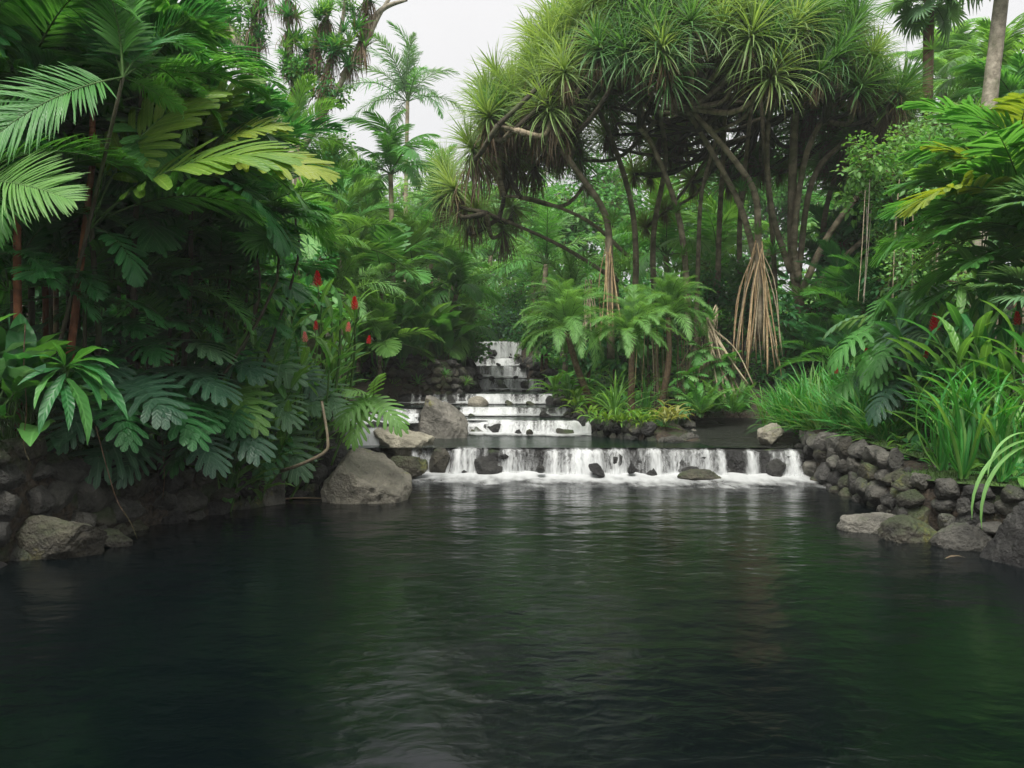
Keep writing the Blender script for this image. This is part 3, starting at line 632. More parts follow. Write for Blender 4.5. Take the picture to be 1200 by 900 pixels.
boulder('knobbly pale driftwood-like rock reaching out over the water', 990, 1062, 602, 630, 8.2, M_rock_gry2, 71, None, .3, .6)
boulder('lichen-spotted low boulder below the stone corner', 1040, 1112, 606, 640, 7.75, M_rock_mossy, 73, None, .6, .7)
boulder('rough dark waterline boulder under the drooping strap leaves', 1104, 1176, 614, 654, 7.4, M_rock, 79, None, .2, .8)
boulder('big rounded grey boulder standing at the water beyond the corner', 1180, 1268, 588, 676, 6.7, M_rock, 83, None, .2, .9)
boulder('square pale block set at the end of the dark stone bank', 292, 330, 548, 592, 9.9, M_rock_gry2, 89, [(Vector((.6, -.7, 0)).normalized(), .4)], .3, .8)
boulder('long flat mossy ledge rock at the waterline', 14, 110, 604, 655, 7.0, M_rock_mossy, 97, None, .4, .5)
boulder('thin pale shelf rock just above the water by the dangling vine', 92, 152, 622, 644, 7.5, M_rock_mossy, 101, None, .3, .5)
boulder('dark wet boulder at the foot of the middle steps', 668, 700, 486, 514, 15.3, M_rock_wet, 103, None, 0, .8, 3)

# ------------------------------------------------------------------ waterfalls
def fbm1(x, seed, octv=4):
    return sum(noise.noise((x * 2 ** k, seed * 7.3, k * 3.1)) * .6 ** k for k in range(octv))
def waterfall(label, lip, zt, zb, cover, seed, foam=.6, throw=.2, foam_cover=.8, rock=M_rock_wet, lipback=.5, ledge_drop=.02):
    """lip = [(x, y)] from one end to the other, water runs towards -Y"""
    xs = np.array([p[0] for p in lip]); ys = np.array([p[1] for p in lip]); x0, x1 = xs[0], xs[-1]
    t = thing('waterfall', label, 'waterfall', ((x0 + x1) / 2, ys.mean(), zb))
    step = .045; n = int((x1 - x0) / step) + 1; X = np.linspace(x0, x1, n); Y = np.interp(X, xs, ys) + np.array([.13 * noise.noise((x * 1.3, seed, 0)) + .05 * noise.noise((x * 5, seed, 2)) for x in X])
    h = zt - zb; drop = lambda x: .16 * h * max(0, noise.noise((x * 1.2, seed, 12)) + .15)
    # rock ledge: rough front face with bulges
    lb = MB(); k = 8; rows = []
    for i, x in enumerate(X):
        row = [(x, Y[i] + lipback + .3, zt - .035)]
        for j in range(k):
            q = j / (k - 1); z = lerp(zt - ledge_drop, zb - .15, q)
            bul = .13 * noise.fractal((x * 2.2, z * 2.5, seed), 1, 2, 4) + .12 * noise.noise((x * 4, z * 4, seed + 4)) - throw * 1.1 * q
            zz = z + (.035 * noise.noise((x * 3, seed + 9, 0)) if j < 2 else 0)
            row.append((x, Y[i] + (.10 if j == 0 else .02) + bul, min(zz, zt - .005) - (drop(x) if 0 < j < 4 else 0)))
        rows.append(row)
    kk = k + 1; V = [p for r in rows for p in r]
    lb.add(V, [(i * kk + j, (i + 1) * kk + j, (i + 1) * kk + j + 1, i * kk + j + 1) for i in range(n - 1) for j in range(kk - 1)], [(0, 0, .5, 0)] * len(V))
    put('ledge', lb.mesh('ledge', [rock]), t)
    # falling sheets: two layers
    for layer in range(2):
        sb = MB(); prof = [(-.30, .0), (-.12, .0), (-.02, -.01)] + [(throw * math.sqrt(q) * 1.0, -h * q * 1.03) for q in (.06, .15, .28, .42, .58, .75, .9, 1.)]
        V = []; LF = []; m = len(prof)
        for i, x in enumerate(X):
            d = fbm1(x * 2.0, seed + layer * 5) * .85 + fbm1(x * 8, seed + 11 + layer, 2) * .55
            c = (cover if not isinstance(cover, list) else interp(x, cover)) - .22 * layer + d
            off = .04 * noise.noise((x * 6, seed, layer)) - layer * .05; tk = .9 + .8 * noise.noise((x * 1.7, seed, 3))
            for j, (o, z) in enumerate(prof):
                wob = .03 * noise.noise((x * 4, j * .5, seed + layer))
                V.append((x + wob * (j / m), Y[i] - (o * tk if j > 2 else o) - (off if j > 2 else 0) - .02, zt + .018 + z + (.0 if j > 2 else .006) - (drop(x) * (1 - max(0, j - 3) / (m - 4)) if j > 1 else 0)))
                q = max(0, (j - 2) / (m - 3)); a = c * (.55 if j == 2 else .1 if j == 1 else 0. if j == 0 else 1) + .30 * q ** 2
                LF.append((0, q, .5, min(1, max(0, a))))
        sb.add(V, [(i * m + j, (i + 1) * m + j, (i + 1) * m + j + 1, i * m + j + 1) for i in range(n - 1) for j in range(m - 1)], LF)
        put('water_sheet', sb.mesh('water_sheet', [M_fall]), t)
    # foam spreading on the surface below
    fb = MB(); m = 12; V = []; LF = []
    for i, x in enumerate(X):
        e = min(1, min(x - x0, x1 - x) / .25 + .15); reach = foam * (1 + .55 * noise.noise((x * 1.1, seed, 6)) + .25 * noise.noise((x * 4, seed, 8)))
        for j in range(m):
            q = j / (m - 1); y = Y[i] + .03 - throw * .7 - q * reach
            V.append((x, y, zb + .022 + .09 * min(1, h * 2) * (1 - q) ** 2.5 * (1 + .6 * noise.noise((x * 3, y * 3, seed)))))
            LF.append((0, q, .5, max(0, foam_cover * 1.05 * (1 - q) ** .9 * e + .28 * noise.fractal((x * 1.8, y * 3.5, seed), 1, 2, 3) * min(1, q * 3) - .12 * q)))
    fb.add(V, [(i * m + j, (i + 1) * m + j, (i + 1) * m + j + 1, i * m + j + 1) for i in range(n - 1) for j in range(m - 1)], LF)
    put('foam', fb.mesh('foam', [M_foam]), t)
    return t
def px2x(x, d): return (x - 600) / F * d
waterfall('widest lowest waterfall pouring over a dark ledge into the pool', [(px2x(478, 12.7), 12.8), (-.6, 12.6), (.6, 12.5), (1.8, 12.45), (3.0, 12.3), (3.9, 12.25), (4.65, 12.4)], .465, 0., [(-1.7, .35), (-1.3, .55), (-.9, .5), (-.6, .25), (0, .35), (.4, .55), (1.2, .5), (1.7, .3), (2.0, .5), (2.6, .5), (2.9, .15), (3.6, .15), (3.9, .3), (4.6, .3)], 3, foam=1.25, foam_cover=1.0)
waterfall('broad white step above the terrace with boulder at its end', [(px2x(530, 15.3), 15.6), (0, 15.35), (.8, 15.2), (1.5, 15.35)], .745, .465, .62, 7, foam=.6, foam_cover=1.0)
waterfall('low white step curving behind the dark wet boulder', [(px2x(538, 16.9), 17.05), (.3, 16.95), (1.2, 16.8)], .925, .745, .62, 9, foam=.5)
waterfall('step with a long straight ledge under the mossy block wall', [(px2x(418, 18.9), 19.0), (-1.2, 18.9), (.95, 18.9)], 1.16, .925, [(-2.6, -.1), (-1.3, .1), (-1.0, .45), (1, .45)], 12, foam=.5, foam_cover=.75)
waterfall('even straight curtain of water on the third step from the top', [(px2x(558, 23), 23.25), (px2x(585, 23), 22.95), (px2x(615, 23), 22.85), (px2x(646, 23), 23.1)], 1.50, 1.165, [(-1, .35), (-.7, .7), (.6, .75), (1.05, .3)], 15, foam=.4)
waterfall('thin grey curtain under the second ledge from the top', [(px2x(545, 25), 25.2), (px2x(575, 25), 24.95), (px2x(620, 25), 25.1)], 1.88, 1.52, [(-1.4, .15), (-1., .6), (.3, .65), (.55, .15)], 18, foam=.4)
waterfall('short broken spill just below the topmost curtain', [(px2x(556, 26.4), 26.4), (px2x(612, 26.4), 26.4)], 2.16, 1.90, .65, 21, foam=.3)
waterfall('tall topmost white curtain beneath the dark shrubs', [(px2x(552, 27), 27.0), (px2x(611, 27), 27.0)], 2.74, 2.18, [(-1.35, .3), (-1.1, .75), (.1, .8), (.3, .4)], 24, foam=.3)
waterfall('small side spill running behind the low dark boulder', [(-2.95, 14.6), (-2.2, 14.5), (-1.7, 14.6)], .90, .73, .6, 27, foam=.9, foam_cover=1.0)
waterfall('narrow chute running between the low boulder and the bank', [(-2.72, 13.25), (-2.15, 13.15)], .74, .27, .85, 29, foam=.7, foam_cover=1.)
waterfall('shallow runnel upstream of the grey boulder under the mossy wall', [(-2.9, 17.0), (-2.0, 16.9), (-1.3, 17.0)], .90, .64, .45, 33, foam=.7, foam_cover=.9)

for x, y, d, w in [(562, 441, 22.9, 9), (576, 443, 22.8, 7), (640, 445, 22.9, 12), (604, 442, 22.7, 6), (552, 428, 24.9, 9), (612, 429, 24.9, 10), (584, 427, 24.8, 5), (556, 418, 26.3, 8), (607, 417, 26.3, 8), (528, 474, 18.7, 12), (596, 472, 18.6, 9), (622, 473, 18.6, 8), (646, 470, 18.7, 14), (552, 488, 16.7, 12), (640, 487, 16.6, 12), (665, 486, 16.7, 14), (536, 508, 15.2, 14), (620, 507, 15.0, 9), (662, 506, 15.1, 16), (634, 549, 12.2, 14), (700, 551, 12.1, 18), (740, 549, 12.15, 12), (910, 549, 12.1, 22)]:
    c = W(x, y, d); s_ = w / F * d * .6
    put('cascade_stone', R.choice(STONE_HI), None, Matrix.Translation(c) @ rot(u(0, 6), u(-.4, .4), u(-.4, .4)) @ Matrix.Diagonal((s_ * u(.9, 1.4), s_, s_ * u(.6, .9), 1)), M_rock_wet if R.random() < .6 else M_rock_mossy, label='small wet stone breaking the white water on the cascade steps', cat='stone', group='small stones on the cascade steps')
ORD = ['first', 'second', 'third', 'fourth', 'fifth', 'sixth', 'seventh', 'eighth', 'ninth', 'tenth', 'eleventh', 'twelfth', 'thirteenth', 'fourteenth', 'fifteenth', 'sixteenth']
# ------------------------------------------------------------------ plant builders
def spray(t, lname, base, n, L, el=(1.2, -.2), mat=None, az=(0, 6.283), name='leaf', lj=.2, sw=1., rj=.25):
    for i in range(n):
        a = az[0] + (az[1] - az[0]) * ((i * .61803 + u(-.06, .06)) % 1.); q = (i + .5) / n
        d = dirv(a, lerp(el[0], el[1], q) + u(-.12, .12)); l = L * u(1 - lj, 1 + lj)
        m = R.choice(mat) if isinstance(mat, list) else mat
        leaf(t, lname, base + d * .03 + Vector((u(-.03, .03), u(-.03, .03), 0)), base + d * l, m, name, roll=u(-rj, rj), sw=sw)
def plant(name, label, cat, base, lname, n, L, el=(1.2, -.1), mat=None, group=None, az=(0, 6.283), part='leaf', **kw):
    base = Vector(base); t = thing(name, label, cat, base, group); spray(t, lname, base, n, L, el, mat, az, part, **kw); return t
def bankd(x):
    for y in np.arange(5, 14, .05):
        if px2x(x, y) <= interp(y, LEFT): return float(y)
    return 12.
def lgz(x, y, m=.45): x = min(x, interp(y, LEFT) - m); return Vector((x, y, ground_z(x, y)))
def gz(x, y): return Vector((x, y, ground_z(x, y)))
def palm(label, base, crown, r, lname, n, L, el=(1.25, -.35), mat=None, bark='grey', group=None, name='palm_tree', shaft=None, az=(0, 6.283), lean=None, flare=.5, **kw):
    base, crown = Vector(base), Vector(crown); t = thing(name, label, 'palm', base, group)
    mid = base.lerp(crown, .5) + Vector((u(-.1, .1), u(-.1, .1), 0)) + (Vector(lean) if lean else Vector())
    tube_part(t, 'trunk', [base - UP * .2, mid, crown], r, r * .75, MB_[bark], 14, 9, .05, flare)
    if shaft: tube_part(t, 'crownshaft', [crown - UP * .02, crown + UP * shaft * .5, crown + UP * shaft], r * .95, r * .45, MB_['green'], 6, 8, 0); crown = crown + UP * shaft * .9
    spray(t, lname, crown, n, L, el, mat, az, 'frond', **kw); return t
def cane(t, A, B, nl, L, mat, ranked=None, start=.22):
    stk = put('stalk', R.choice(LIB['cane']), t, AB(A, B, up=Vector((u(-1, 1), u(-1, 1), .2)), sw=1.))
    d = (B - A); T = d.normalized(); s0 = ranked if ranked is not None else u(0, 6.28); sd_ = Vector((math.cos(s0), math.sin(s0), 0))
    for i in range(nl):
        q = lerp(start, 1.0, i / (nl - 1)); p = A + d * q + UP * .02; sg = 1 if i % 2 else -1
        w = T * lerp(.25, .75, q) + sd_ * sg * lerp(1., .7, q) + Vector((u(-.2, .2), u(-.2, .2), u(-.15, .2))); w.normalize()
        under(leaf(t, 'ginger', p, p + w * L * u(.8, 1.15) * (.8 + .2 * math.sin(math.pi * q)), R.choice(mat), 'leaf', roll=u(-.35, .35)), stk)
def ginger(label, base, n, H, L, mats, group, nl=9, flowers=(), lean=(0, 0), spread=.3, name='ginger_plant'):
    base = Vector(base); t = thing(name, label, 'ginger plant', base, group)
    for i in range(n):
        a = u(0, 6.28); A = base + Vector((u(-.12, .12), u(-.12, .12), 0)); h = H * u(.65, 1.1)
        B = A + Vector((math.cos(a) * spread * u(.3, 1) + lean[0], math.sin(a) * spread * u(.3, 1) + lean[1], 1)) * h
        cane(t, A, B, nl, L, mats)
    return t
def flower(p, s, label, mat=None, group=None):
    t = put('ginger_flower', R.choice(LIB['flower']), None, Matrix.Translation(p) @ rot(u(0, 6), u(-.15, .15), u(-.15, .15)) @ Matrix.Scale(s, 4), mat, label=label, cat='flower', group=group)
    return t
def tree(label, base, pts, r, limbs, clumps, mat, lname='clump', bark='grey', s=(.8, 1.3), group=None, name='broadleaf_tree', cat='tree'):
    """trunk along pts; limbs: lists of points; clumps: (centre, radii, count)"""
    t = thing(name, label, cat, Vector(base), group)
    tube_part(t, 'trunk', pts, r, r * .5, MB_[bark], 14, 9, .08, .4)
    for l in limbs: tube_part(t, 'limb', l, r * .45, r * .15, MB_[bark], 10, 7, .08)
    for c, rad, n in clumps:
        for _ in range(n):
            d = Vector((R.gauss(0, .5), R.gauss(0, .5), R.gauss(0, .5)))
            if d.length > 1: d.normalize()
            ball(t, lname, Vector(c) + Vector((d.x * rad[0], d.y * rad[1], d.z * rad[2])), u(*s), R.choice(mat) if isinstance(mat, list) else mat, axis=Vector((u(-.3, .3), u(-.3, .3), 1)))['kind'] = 'stuff'
    return t

# ------------------------------------------------------------------ the stilt-rooted pandanus trees
CC = Vector((px2x(803, 19), 19., 6.95)); RX, RY, RZ = 4.6, 4.0, 3.5
def pand_tree(label, base, trunks, xr, mat_pick, seed, nroof, nlow, roots, extra=()):
    t = thing('pandanus_tree', label, 'tree', Vector(base)); nodes_ = []
    for pts, r in trunks:
        P = [W(*p) for p in pts]; tube_part(t, 'trunk', P, r, r * .62, MB_['grey'], 16, 8, .05); nodes_.append(P[-1]); nodes_.append(P[-2].lerp(P[-1], .5))
    rr = random.Random(seed); heads = []
    tries = 0
    while len(heads) < nroof and tries < 6000:
        tries += 1; a = rr.uniform(0, 6.283); e = math.asin(rr.uniform(.0, 1.) ** .85)
        d = dirv(a, e); p = CC + Vector((d.x * RX, d.y * RY, d.z * RZ)) * rr.uniform(.93, 1.04)
        p.z += .75 * noise.noise((p.x * .55, p.y * .55, 2)); p += Vector((rr.uniform(-.2, .2), rr.uniform(-.2, .2), rr.uniform(-.25, .2) - max(0, 1.9 - p.x) * .42 * d.z))
        if not (xr[0] <= p.x < xr[1]): continue
        if any((p - q[0]).length < .38 for q in heads): continue
        heads.append((p, (d * .6 + UP * .7).normalized(), rr.choice([.65, .8, .9, 1., 1.15]), e < .5 or rr.random() < .15))
    for _ in range(nlow):    # heads hanging lower, inside and under the roof
        a = rr.uniform(0, 6.283); p = CC + Vector((math.cos(a) * RX * rr.uniform(.2, .95), math.sin(a) * RY * rr.uniform(.3, .95), rr.uniform(-1.7, .6)))
        if xr[0] <= p.x < xr[1] and p.y > 18.2: heads.append((p, (Vector((math.cos(a), math.sin(a), .9))).normalized(), rr.uniform(.6, .85), True))
    for x, y, d_ in extra: heads.append((W(x, y, d_), Vector((-.5, -.4, .8)).normalized(), rr.uniform(.9, 1.1), True))
    for p, ax, s, sk in heads:
        m = mat_pick(p); hd = ball(t, 'rosette', p, s, m, 'leaf_head', axis=ax)
        if sk: under(ball(t, 'skirt', p - ax * .08 - UP * .05, s * (rr.uniform(.6, 1.05) if p.x < .9 else rr.uniform(.35, .75)), None, 'dead_leaf_skirt'), hd)
        nd = min(nodes_, key=lambda q: (q - p).length + rr.uniform(0, 1.2)); midp = nd.lerp(p, .55) + Vector((rr.uniform(-.25, .25), rr.uniform(-.25, .25), -.35))
        tube_part(t, 'branch', [nd, midp, p - ax * .05], .06 * s, .045, MB_['dark'] if rr.random() < .6 else MB_['grey'], 8, 5, .05)
    for top, foot, n, r0, mt, sprd in roots:
        T = W(*top); Fp = W(*foot)
        for i in range(n):
            a = rr.uniform(0, 6.283); q = rr.random() ** .6; e = Fp + Vector((math.cos(a) * sprd * q, math.sin(a) * sprd * q * .8, rr.uniform(-.3, .45)))
            s_ = T + Vector((rr.uniform(-.07, .07), rr.uniform(-.07, .07), rr.uniform(-.25, .05))); m_ = s_.lerp(e, .42) + (e - Fp) * .2 + Vector((rr.uniform(-.08, .08), rr.uniform(-.08, .08), 0)); m_.z = lerp(s_.z, e.z, rr.uniform(.34, .5))
            tube_part(t, 'prop_root', [s_, m_, e], r0 * rr.uniform(.5, 1.6), r0 * rr.uniform(.4, 1.2), MB_[mt if rr.random() < .7 else 'root2'], 8, 5, .05)
    return t
def pick_l(p): return ML['pand'] if R.random() < .8 else ML['pandk']
def pick_m(p): return ML['pand'] if R.random() < .62 else ML['pandk']
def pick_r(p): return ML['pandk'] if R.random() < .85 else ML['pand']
pand_tree('pandanus tree with forked bare trunk and bright crown above the small date palms', W(712, 440, 17.4),
          [([(716, 420, 17.6), (714, 290, 17.4), (706, 245, 17.2), (672, 196, 16.8), (640, 150, 16.6)], .085), ([(653, 168, 16.7), (620, 158, 16.3), (584, 148, 16.0)], .055),
           ([(740, 400, 19.5), (745, 300, 19.5), (735, 220, 19.6), (700, 130, 19.8), (660, 110, 19.5)], .08), ([(770, 400, 20.5), (765, 280, 20.4), (780, 180, 20.4), (760, 100, 20)], .08),
           ([(735, 300, 19.5), (690, 260, 19), (630, 235, 18.4), (590, 230, 18)], .05), ([(725, 330, 19.5), (660, 290, 19.5), (600, 262, 19), (570, 250, 18.6)], .05)],
          (-9, 2.4), pick_l, 1, 108, 12, [((712, 282, 17.4), (716, 385, 17.3), 11, .014, 'root', .36), ((690, 330, 17.8), (690, 400, 17.5), 8, .014, 'root2', .3)],
          [(556, 178, 17.4), (535, 225, 19.2), (560, 250, 19.4), (525, 205, 20), (590, 270, 20), (548, 262, 20.2), (575, 140, 16.8), (600, 245, 20.5), (518, 235, 21)])
pand_tree('pandanus tree standing on a tall cone of orange prop roots', W(888, 440, 16.9),
          [([(890, 400, 17), (888, 280, 17), (884, 228, 16.9), (858, 186, 16.7), (808, 128, 16.4)], .085), ([(884, 300, 17.3), (866, 240, 17.2), (834, 180, 17), (802, 126, 16.8)], .075),
           ([(808, 400, 18), (802, 300, 17.8), (790, 236, 17.6), (764, 172, 17.3), (748, 150, 17)], .075), ([(815, 420, 18.4), (818, 300, 18.3), (822, 225, 18), (838, 165, 17.8)], .06),
           ([(840, 400, 20.5), (842, 280, 20.4), (846, 200, 20.2), (850, 110, 20)], .08), ([(870, 400, 21), (866, 280, 21), (872, 200, 20.6), (880, 120, 20)], .08)],
          (2.4, 5.2), pick_m, 2, 104, 10, [((888, 284, 17), (888, 432, 16.8), 34, .016, 'root', .62), ((832, 372, 16.6), (862, 470, 16.2), 22, .018, 'root2', .45), ((838, 360, 16.9), (815, 450, 16.7), 16, .018, 'root2', .35)])
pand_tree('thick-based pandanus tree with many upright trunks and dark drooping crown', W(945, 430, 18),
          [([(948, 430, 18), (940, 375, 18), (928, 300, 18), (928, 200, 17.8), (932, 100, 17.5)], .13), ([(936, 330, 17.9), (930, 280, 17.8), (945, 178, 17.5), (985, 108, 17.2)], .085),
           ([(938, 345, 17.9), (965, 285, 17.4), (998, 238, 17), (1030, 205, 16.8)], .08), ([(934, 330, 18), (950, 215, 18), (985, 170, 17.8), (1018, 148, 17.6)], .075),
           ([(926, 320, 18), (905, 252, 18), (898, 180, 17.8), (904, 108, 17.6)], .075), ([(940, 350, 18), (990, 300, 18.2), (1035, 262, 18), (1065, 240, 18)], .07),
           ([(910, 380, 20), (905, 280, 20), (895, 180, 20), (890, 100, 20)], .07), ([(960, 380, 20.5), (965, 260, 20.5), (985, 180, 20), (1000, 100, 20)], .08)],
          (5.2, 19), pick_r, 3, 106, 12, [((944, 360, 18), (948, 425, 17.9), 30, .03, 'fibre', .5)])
# ------------------------------------------------------------------ island bed
def bedz(x, d): return Vector((px2x(x, d), d, max(.6, interp(d, [(13.7, .62), (15.3, .82), (17, 1.05), (19, 1.3)]))))
palm('pygmy date palm leaning over the white steps', bedz(700, 16.2), W(664, 388, 15.8), .075, 'date', 60, 1.02, (1.45, -.75), ML['fine'], 'fibre', name='date_palm')
palm('pale green pygmy date palm with upright trunk in the island bed', bedz(740, 15.0), W(741, 396, 14.9), .07, 'date', 54, .86, (1.4, -.45), ML['fine'], 'fibre', name='date_palm')
palm('darker pygmy date palm behind the upright one near the orange roots', bedz(772, 16.3), W(783, 372, 16.2), .07, 'date', 56, .95, (1.45, -.6), ML['fine'], 'fibre', name='date_palm')
plant('agave_clump', 'wide rosette of long green straps at the foot of the upright date palm', 'bromeliad', bedz(722, 14.8), 'strap', 34, .95, (1.3, .15), ML['fresh'])
plant('agave_clump', 'second strap rosette spilling beside the upright date palm trunk', 'bromeliad', bedz(757, 15.2), 'strap', 26, .8, (1.3, .1), ML['mid'])
for i, (x, d, s, m) in enumerate([(668, 16.6, .62, 'fresh'), (650, 17.4, .6, 'fresh'), (690, 17.0, .55, 'mid'), (676, 15.7, .5, 'lime'), (705, 15.6, .5, 'fresh'), (664, 17.8, .6, 'mid')]):
    plant('leafy_bromeliad', ['fresh leafy rosette right beside the leaning date palm trunk', 'fresh rosette overhanging the white step with the straight curtain', 'darker rosette behind the leaning date palm trunk', 'yellowish leafy rosette at the wet boulder below the steps', 'fresh leafy rosette between the two date palm trunks', 'mid-green rosette farthest upstream in the island bed'][i], 'bromeliad', bedz(x, d), 'long_leaf', 18, s, (1.2, .1), ML[m], 'leafy rosettes beside the steps')
for i, (x, d, s, m) in enumerate([(690, 14.9, .40, 'lime'), (712, 14.3, .36, 'lime'), (732, 14.2, .36, 'lime'), (752, 14.1, .36, 'lime'), (700, 14.5, .34, 'fresh'), (742, 14.4, .4, 'fresh'), (768, 14.4, .34, 'lime')]):
    plant('ground_bromeliad', '%s small yellow-green rosette from the white steps along the island edging' % ORD[i], 'bromeliad', bedz(x, d), 'long_leaf', 16, s, (1.0, .05), ML[m], 'small rosettes on the island edge')
for x, d in ((781, 14.2), (793, 14.4), (776, 14.8)):
    plant('variegated_plant', 'cream and yellow leaved plant at the tip of the island bed', 'plant', bedz(x, d), 'long_leaf', 16, .42, (1.1, .1), ML['variegate'], 'cream leaved plants')
for x, y, d in ((822, 410, 16.2), (808, 440, 16), (845, 425, 16.4), (806, 468, 15.6)):
    p = W(x, y, d); t = plant('climbing_philodendron', {822: 'pale split-leaf climber right beside the orange prop root cone', 808: 'split-leaf climber above the ferns of the island end', 845: 'split-leaf climber clinging to the slanting pale roots', 806: 'lowest split-leaf climber by the cream leaved plants'}[x], 'plant', p, 'philo', 8, .42, (.7, -.9), [ML['mid'], ML['pale']], 'climbers on the pandanus roots', az=(3.3, 6.1))
for x, y, d in ((800, 300, 17.6), (718, 262, 17.1), (868, 225, 16.9), (886, 275, 16.9), (808, 345, 17.4), (792, 250, 17.5), (835, 375, 16.5), (730, 310, 17.2), (700, 350, 17.2), (770, 345, 17.6), (800, 385, 16.9), (820, 395, 16.6), (690, 320, 17.4), (905, 300, 17.4), (950, 345, 17.6), (920, 360, 17.6)):
    p = W(x, y, d); put('bromeliad', R.choice(LIB['spiky']), None, Matrix.Translation(p) @ rot(u(0, 6), u(-.3, .3), u(-.3, .3)) @ Matrix.Scale(u(.28, .42), 4), ML[R.choice(['fresh', 'mid', 'fresh'])], label='spiky green bromeliad perched on a pandanus trunk or root', cat='bromeliad', group='bromeliads on the pandanus trunks')
for x, d in ((858, 15.7), (836, 15.9), (822, 15.3), (870, 16.2), (812, 16.0)):
    plant('fern', {858: 'fern right under the orange prop root cone', 836: 'fern at the feet of the slanting pale roots', 822: 'largest fern at the head of the side channel', 870: 'fern tucked behind the prop root cone', 812: 'fern beside the cream leaved plants'}[x], 'fern', Vector((px2x(x, d), d, .85)), 'fern', 13, .75, (1.2, .15), [ML['fresh'], ML['mid']], 'ferns under the prop roots', part='frond')
# vertical hanging roots under the island palms
t = thing('aerial_roots', 'curtain of thin brown hanging roots behind the small date palms', 'roots', W(790, 470, 16.8))
for i in range(60):
    x = u(745, 850); d = u(16.4, 17.2); A = W(x, u(375, 410), d); put('root', R.choice(LIB['vine']), t, AB(A, Vector((A.x + u(-.12, .12), d + u(-.1, .1), u(.7, .95))), up=Vector((1, 0, 0)), sw=1.), MB_[R.choice(['root2', 'fibre', 'root'])])

# ------------------------------------------------------------------ right bank
for i, (x, d, s, L) in enumerate([(905, 14.2, 6, .95), (925, 13.6, 7, 1.05), (945, 13.0, 7, 1.1), (965, 12.6, 7, 1.05), (985, 12.0, 7, 1.05), (1005, 11.6, 7, 1.0), (1025, 11.2, 6, .95), (1045, 10.8, 6, .9), (930, 14.6, 6, 1.0), (958, 14, 6, 1.1), (985, 13.4, 6, 1.1), (1012, 12.8, 6, 1.1), (1035, 12.2, 6, 1.1), (1050, 11.5, 6, 1.0)]):
    X = px2x(x, d) + .1; b = Vector((X, d, max(ground_z(X, d), .72))); t = thing('strap_leaf_clump', ('%s strap-leaved clump from the side channel along the low stone bank' % ORD[i] if i < 8 else '%s clump from the side channel in the row behind the bank-edge strap leaves' % ORD[i - 8]), 'lily clump', b, 'strap-leaved clumps on the stone bank')
    for k in range(s): ball(t, 'tuft', b + Vector((u(-.22, .22), u(-.2, .2), 0)), L * u(.75, 1.1), ML[R.choice(['strap', 'fresh', 'strap'])], 'leaf_tuft', axis=Vector((u(-.35, .1), u(-.45, .05), 1)))
for x, d, n, L, lb in [(1130, 7.9, 46, 1.02, 'tall strap-leaved iris clump rooted in turf on the stone corner'), (1176, 7.7, 34, 1.0, 'strap-leaved clump with arching blades beside the big grey waterline boulder'), (1105, 8.6, 30, .95, 'strap-leaved clump tucked behind the tall iris clump'), (1160, 8.8, 30, 1.0, 'dark strap-leaved clump under the ginger stems on the stone corner')]:
    X = px2x(x, d); plant('strap_leaf_clump', lb, 'lily clump', Vector((X, d, .56)), 'strap', n, L, (1.5, .75), [ML['strap'], ML['strap'], ML['fresh']], sw=.85)
t = thing('drooping_leaves', 'pair of long strap leaves drooping toward the water in front of the corner', 'plant', W(1215, 520, 7.2))
for a, b in (((1215, 515), (1140, 610)), ((1212, 520), (1152, 622)), ((1210, 508), (1158, 560))): leaf(t, 'strap', W(*a, 7.2), W(*b, 7.0), ML['pale'], sw=1.2)
GR = [ML['mid'], ML['dark'], ML['fresh']]
for i, (x, d, H) in enumerate([(1095, 10.2, 1.5), (1120, 9.4, 1.6), (1150, 9.0, 1.6), (1180, 8.8, 1.65), (1215, 8.4, 1.6), (1140, 10.4, 1.9), (1185, 10.0, 2.0), (1235, 9.6, 2.0), (1075, 11.2, 1.5), (1210, 11.0, 2.2), (1165, 11.6, 2.1)]):
    X = px2x(x, d); ginger(('%s leafy ginger from the strap-leaved bank, edging the stone corner' % ORD[i] if i < 5 else '%s tall ginger from the strap-leaved bank, behind the corner gingers' % ORD[i - 5]), Vector((X, d, ground_z(X, d))), 4, H, .62, GR, 'gingers on the stone corner bank', nl=9, lean=(-.12, -.15), spread=.35)
for i, (x, y, d, s) in enumerate([(1060, 372, 11.2, .85), (1075, 400, 10.8, .8), (1042, 355, 12, .85), (1100, 345, 11, .8), (1055, 415, 11.4, .75), (1090, 425, 10.4, .75)]):
    p = W(x, y, d); t = thing('split_leaf_philodendron', ['pale split-leaf philodendron in the middle of the spill above the strap leaves', 'split-leaf philodendron just below the red torch flower of the corner', 'highest split-leaf philodendron at the hanging pale roots', 'split-leaf philodendron nearest the lime broad-leaflet palms', 'low split-leaf philodendron touching the strap-leaved row', 'lowest split-leaf philodendron under the red torch flower of the corner'][i], 'plant', Vector((p.x + .3, p.y + .4, ground_z(p.x, p.y))), 'philodendrons above the bank')
    c = p + Vector((.25, .4, -.25))
    for k in range(9):
        a = u(3.0, 6.4); q = c + dirv(a, u(-.1, .9)) * u(.3, .6); tip = q + dirv(a + u(-.3, .3), u(-1.0, -.2)) * s * u(.7, 1.)
        put('petiole', R.choice(LIB['stalk']), t, AB(c - UP * .3, q)); leaf(t, 'philo', q, tip, R.choice([ML['grey'], ML['deep'], ML['mid']]), 'leaf', roll=u(-.3, .3))
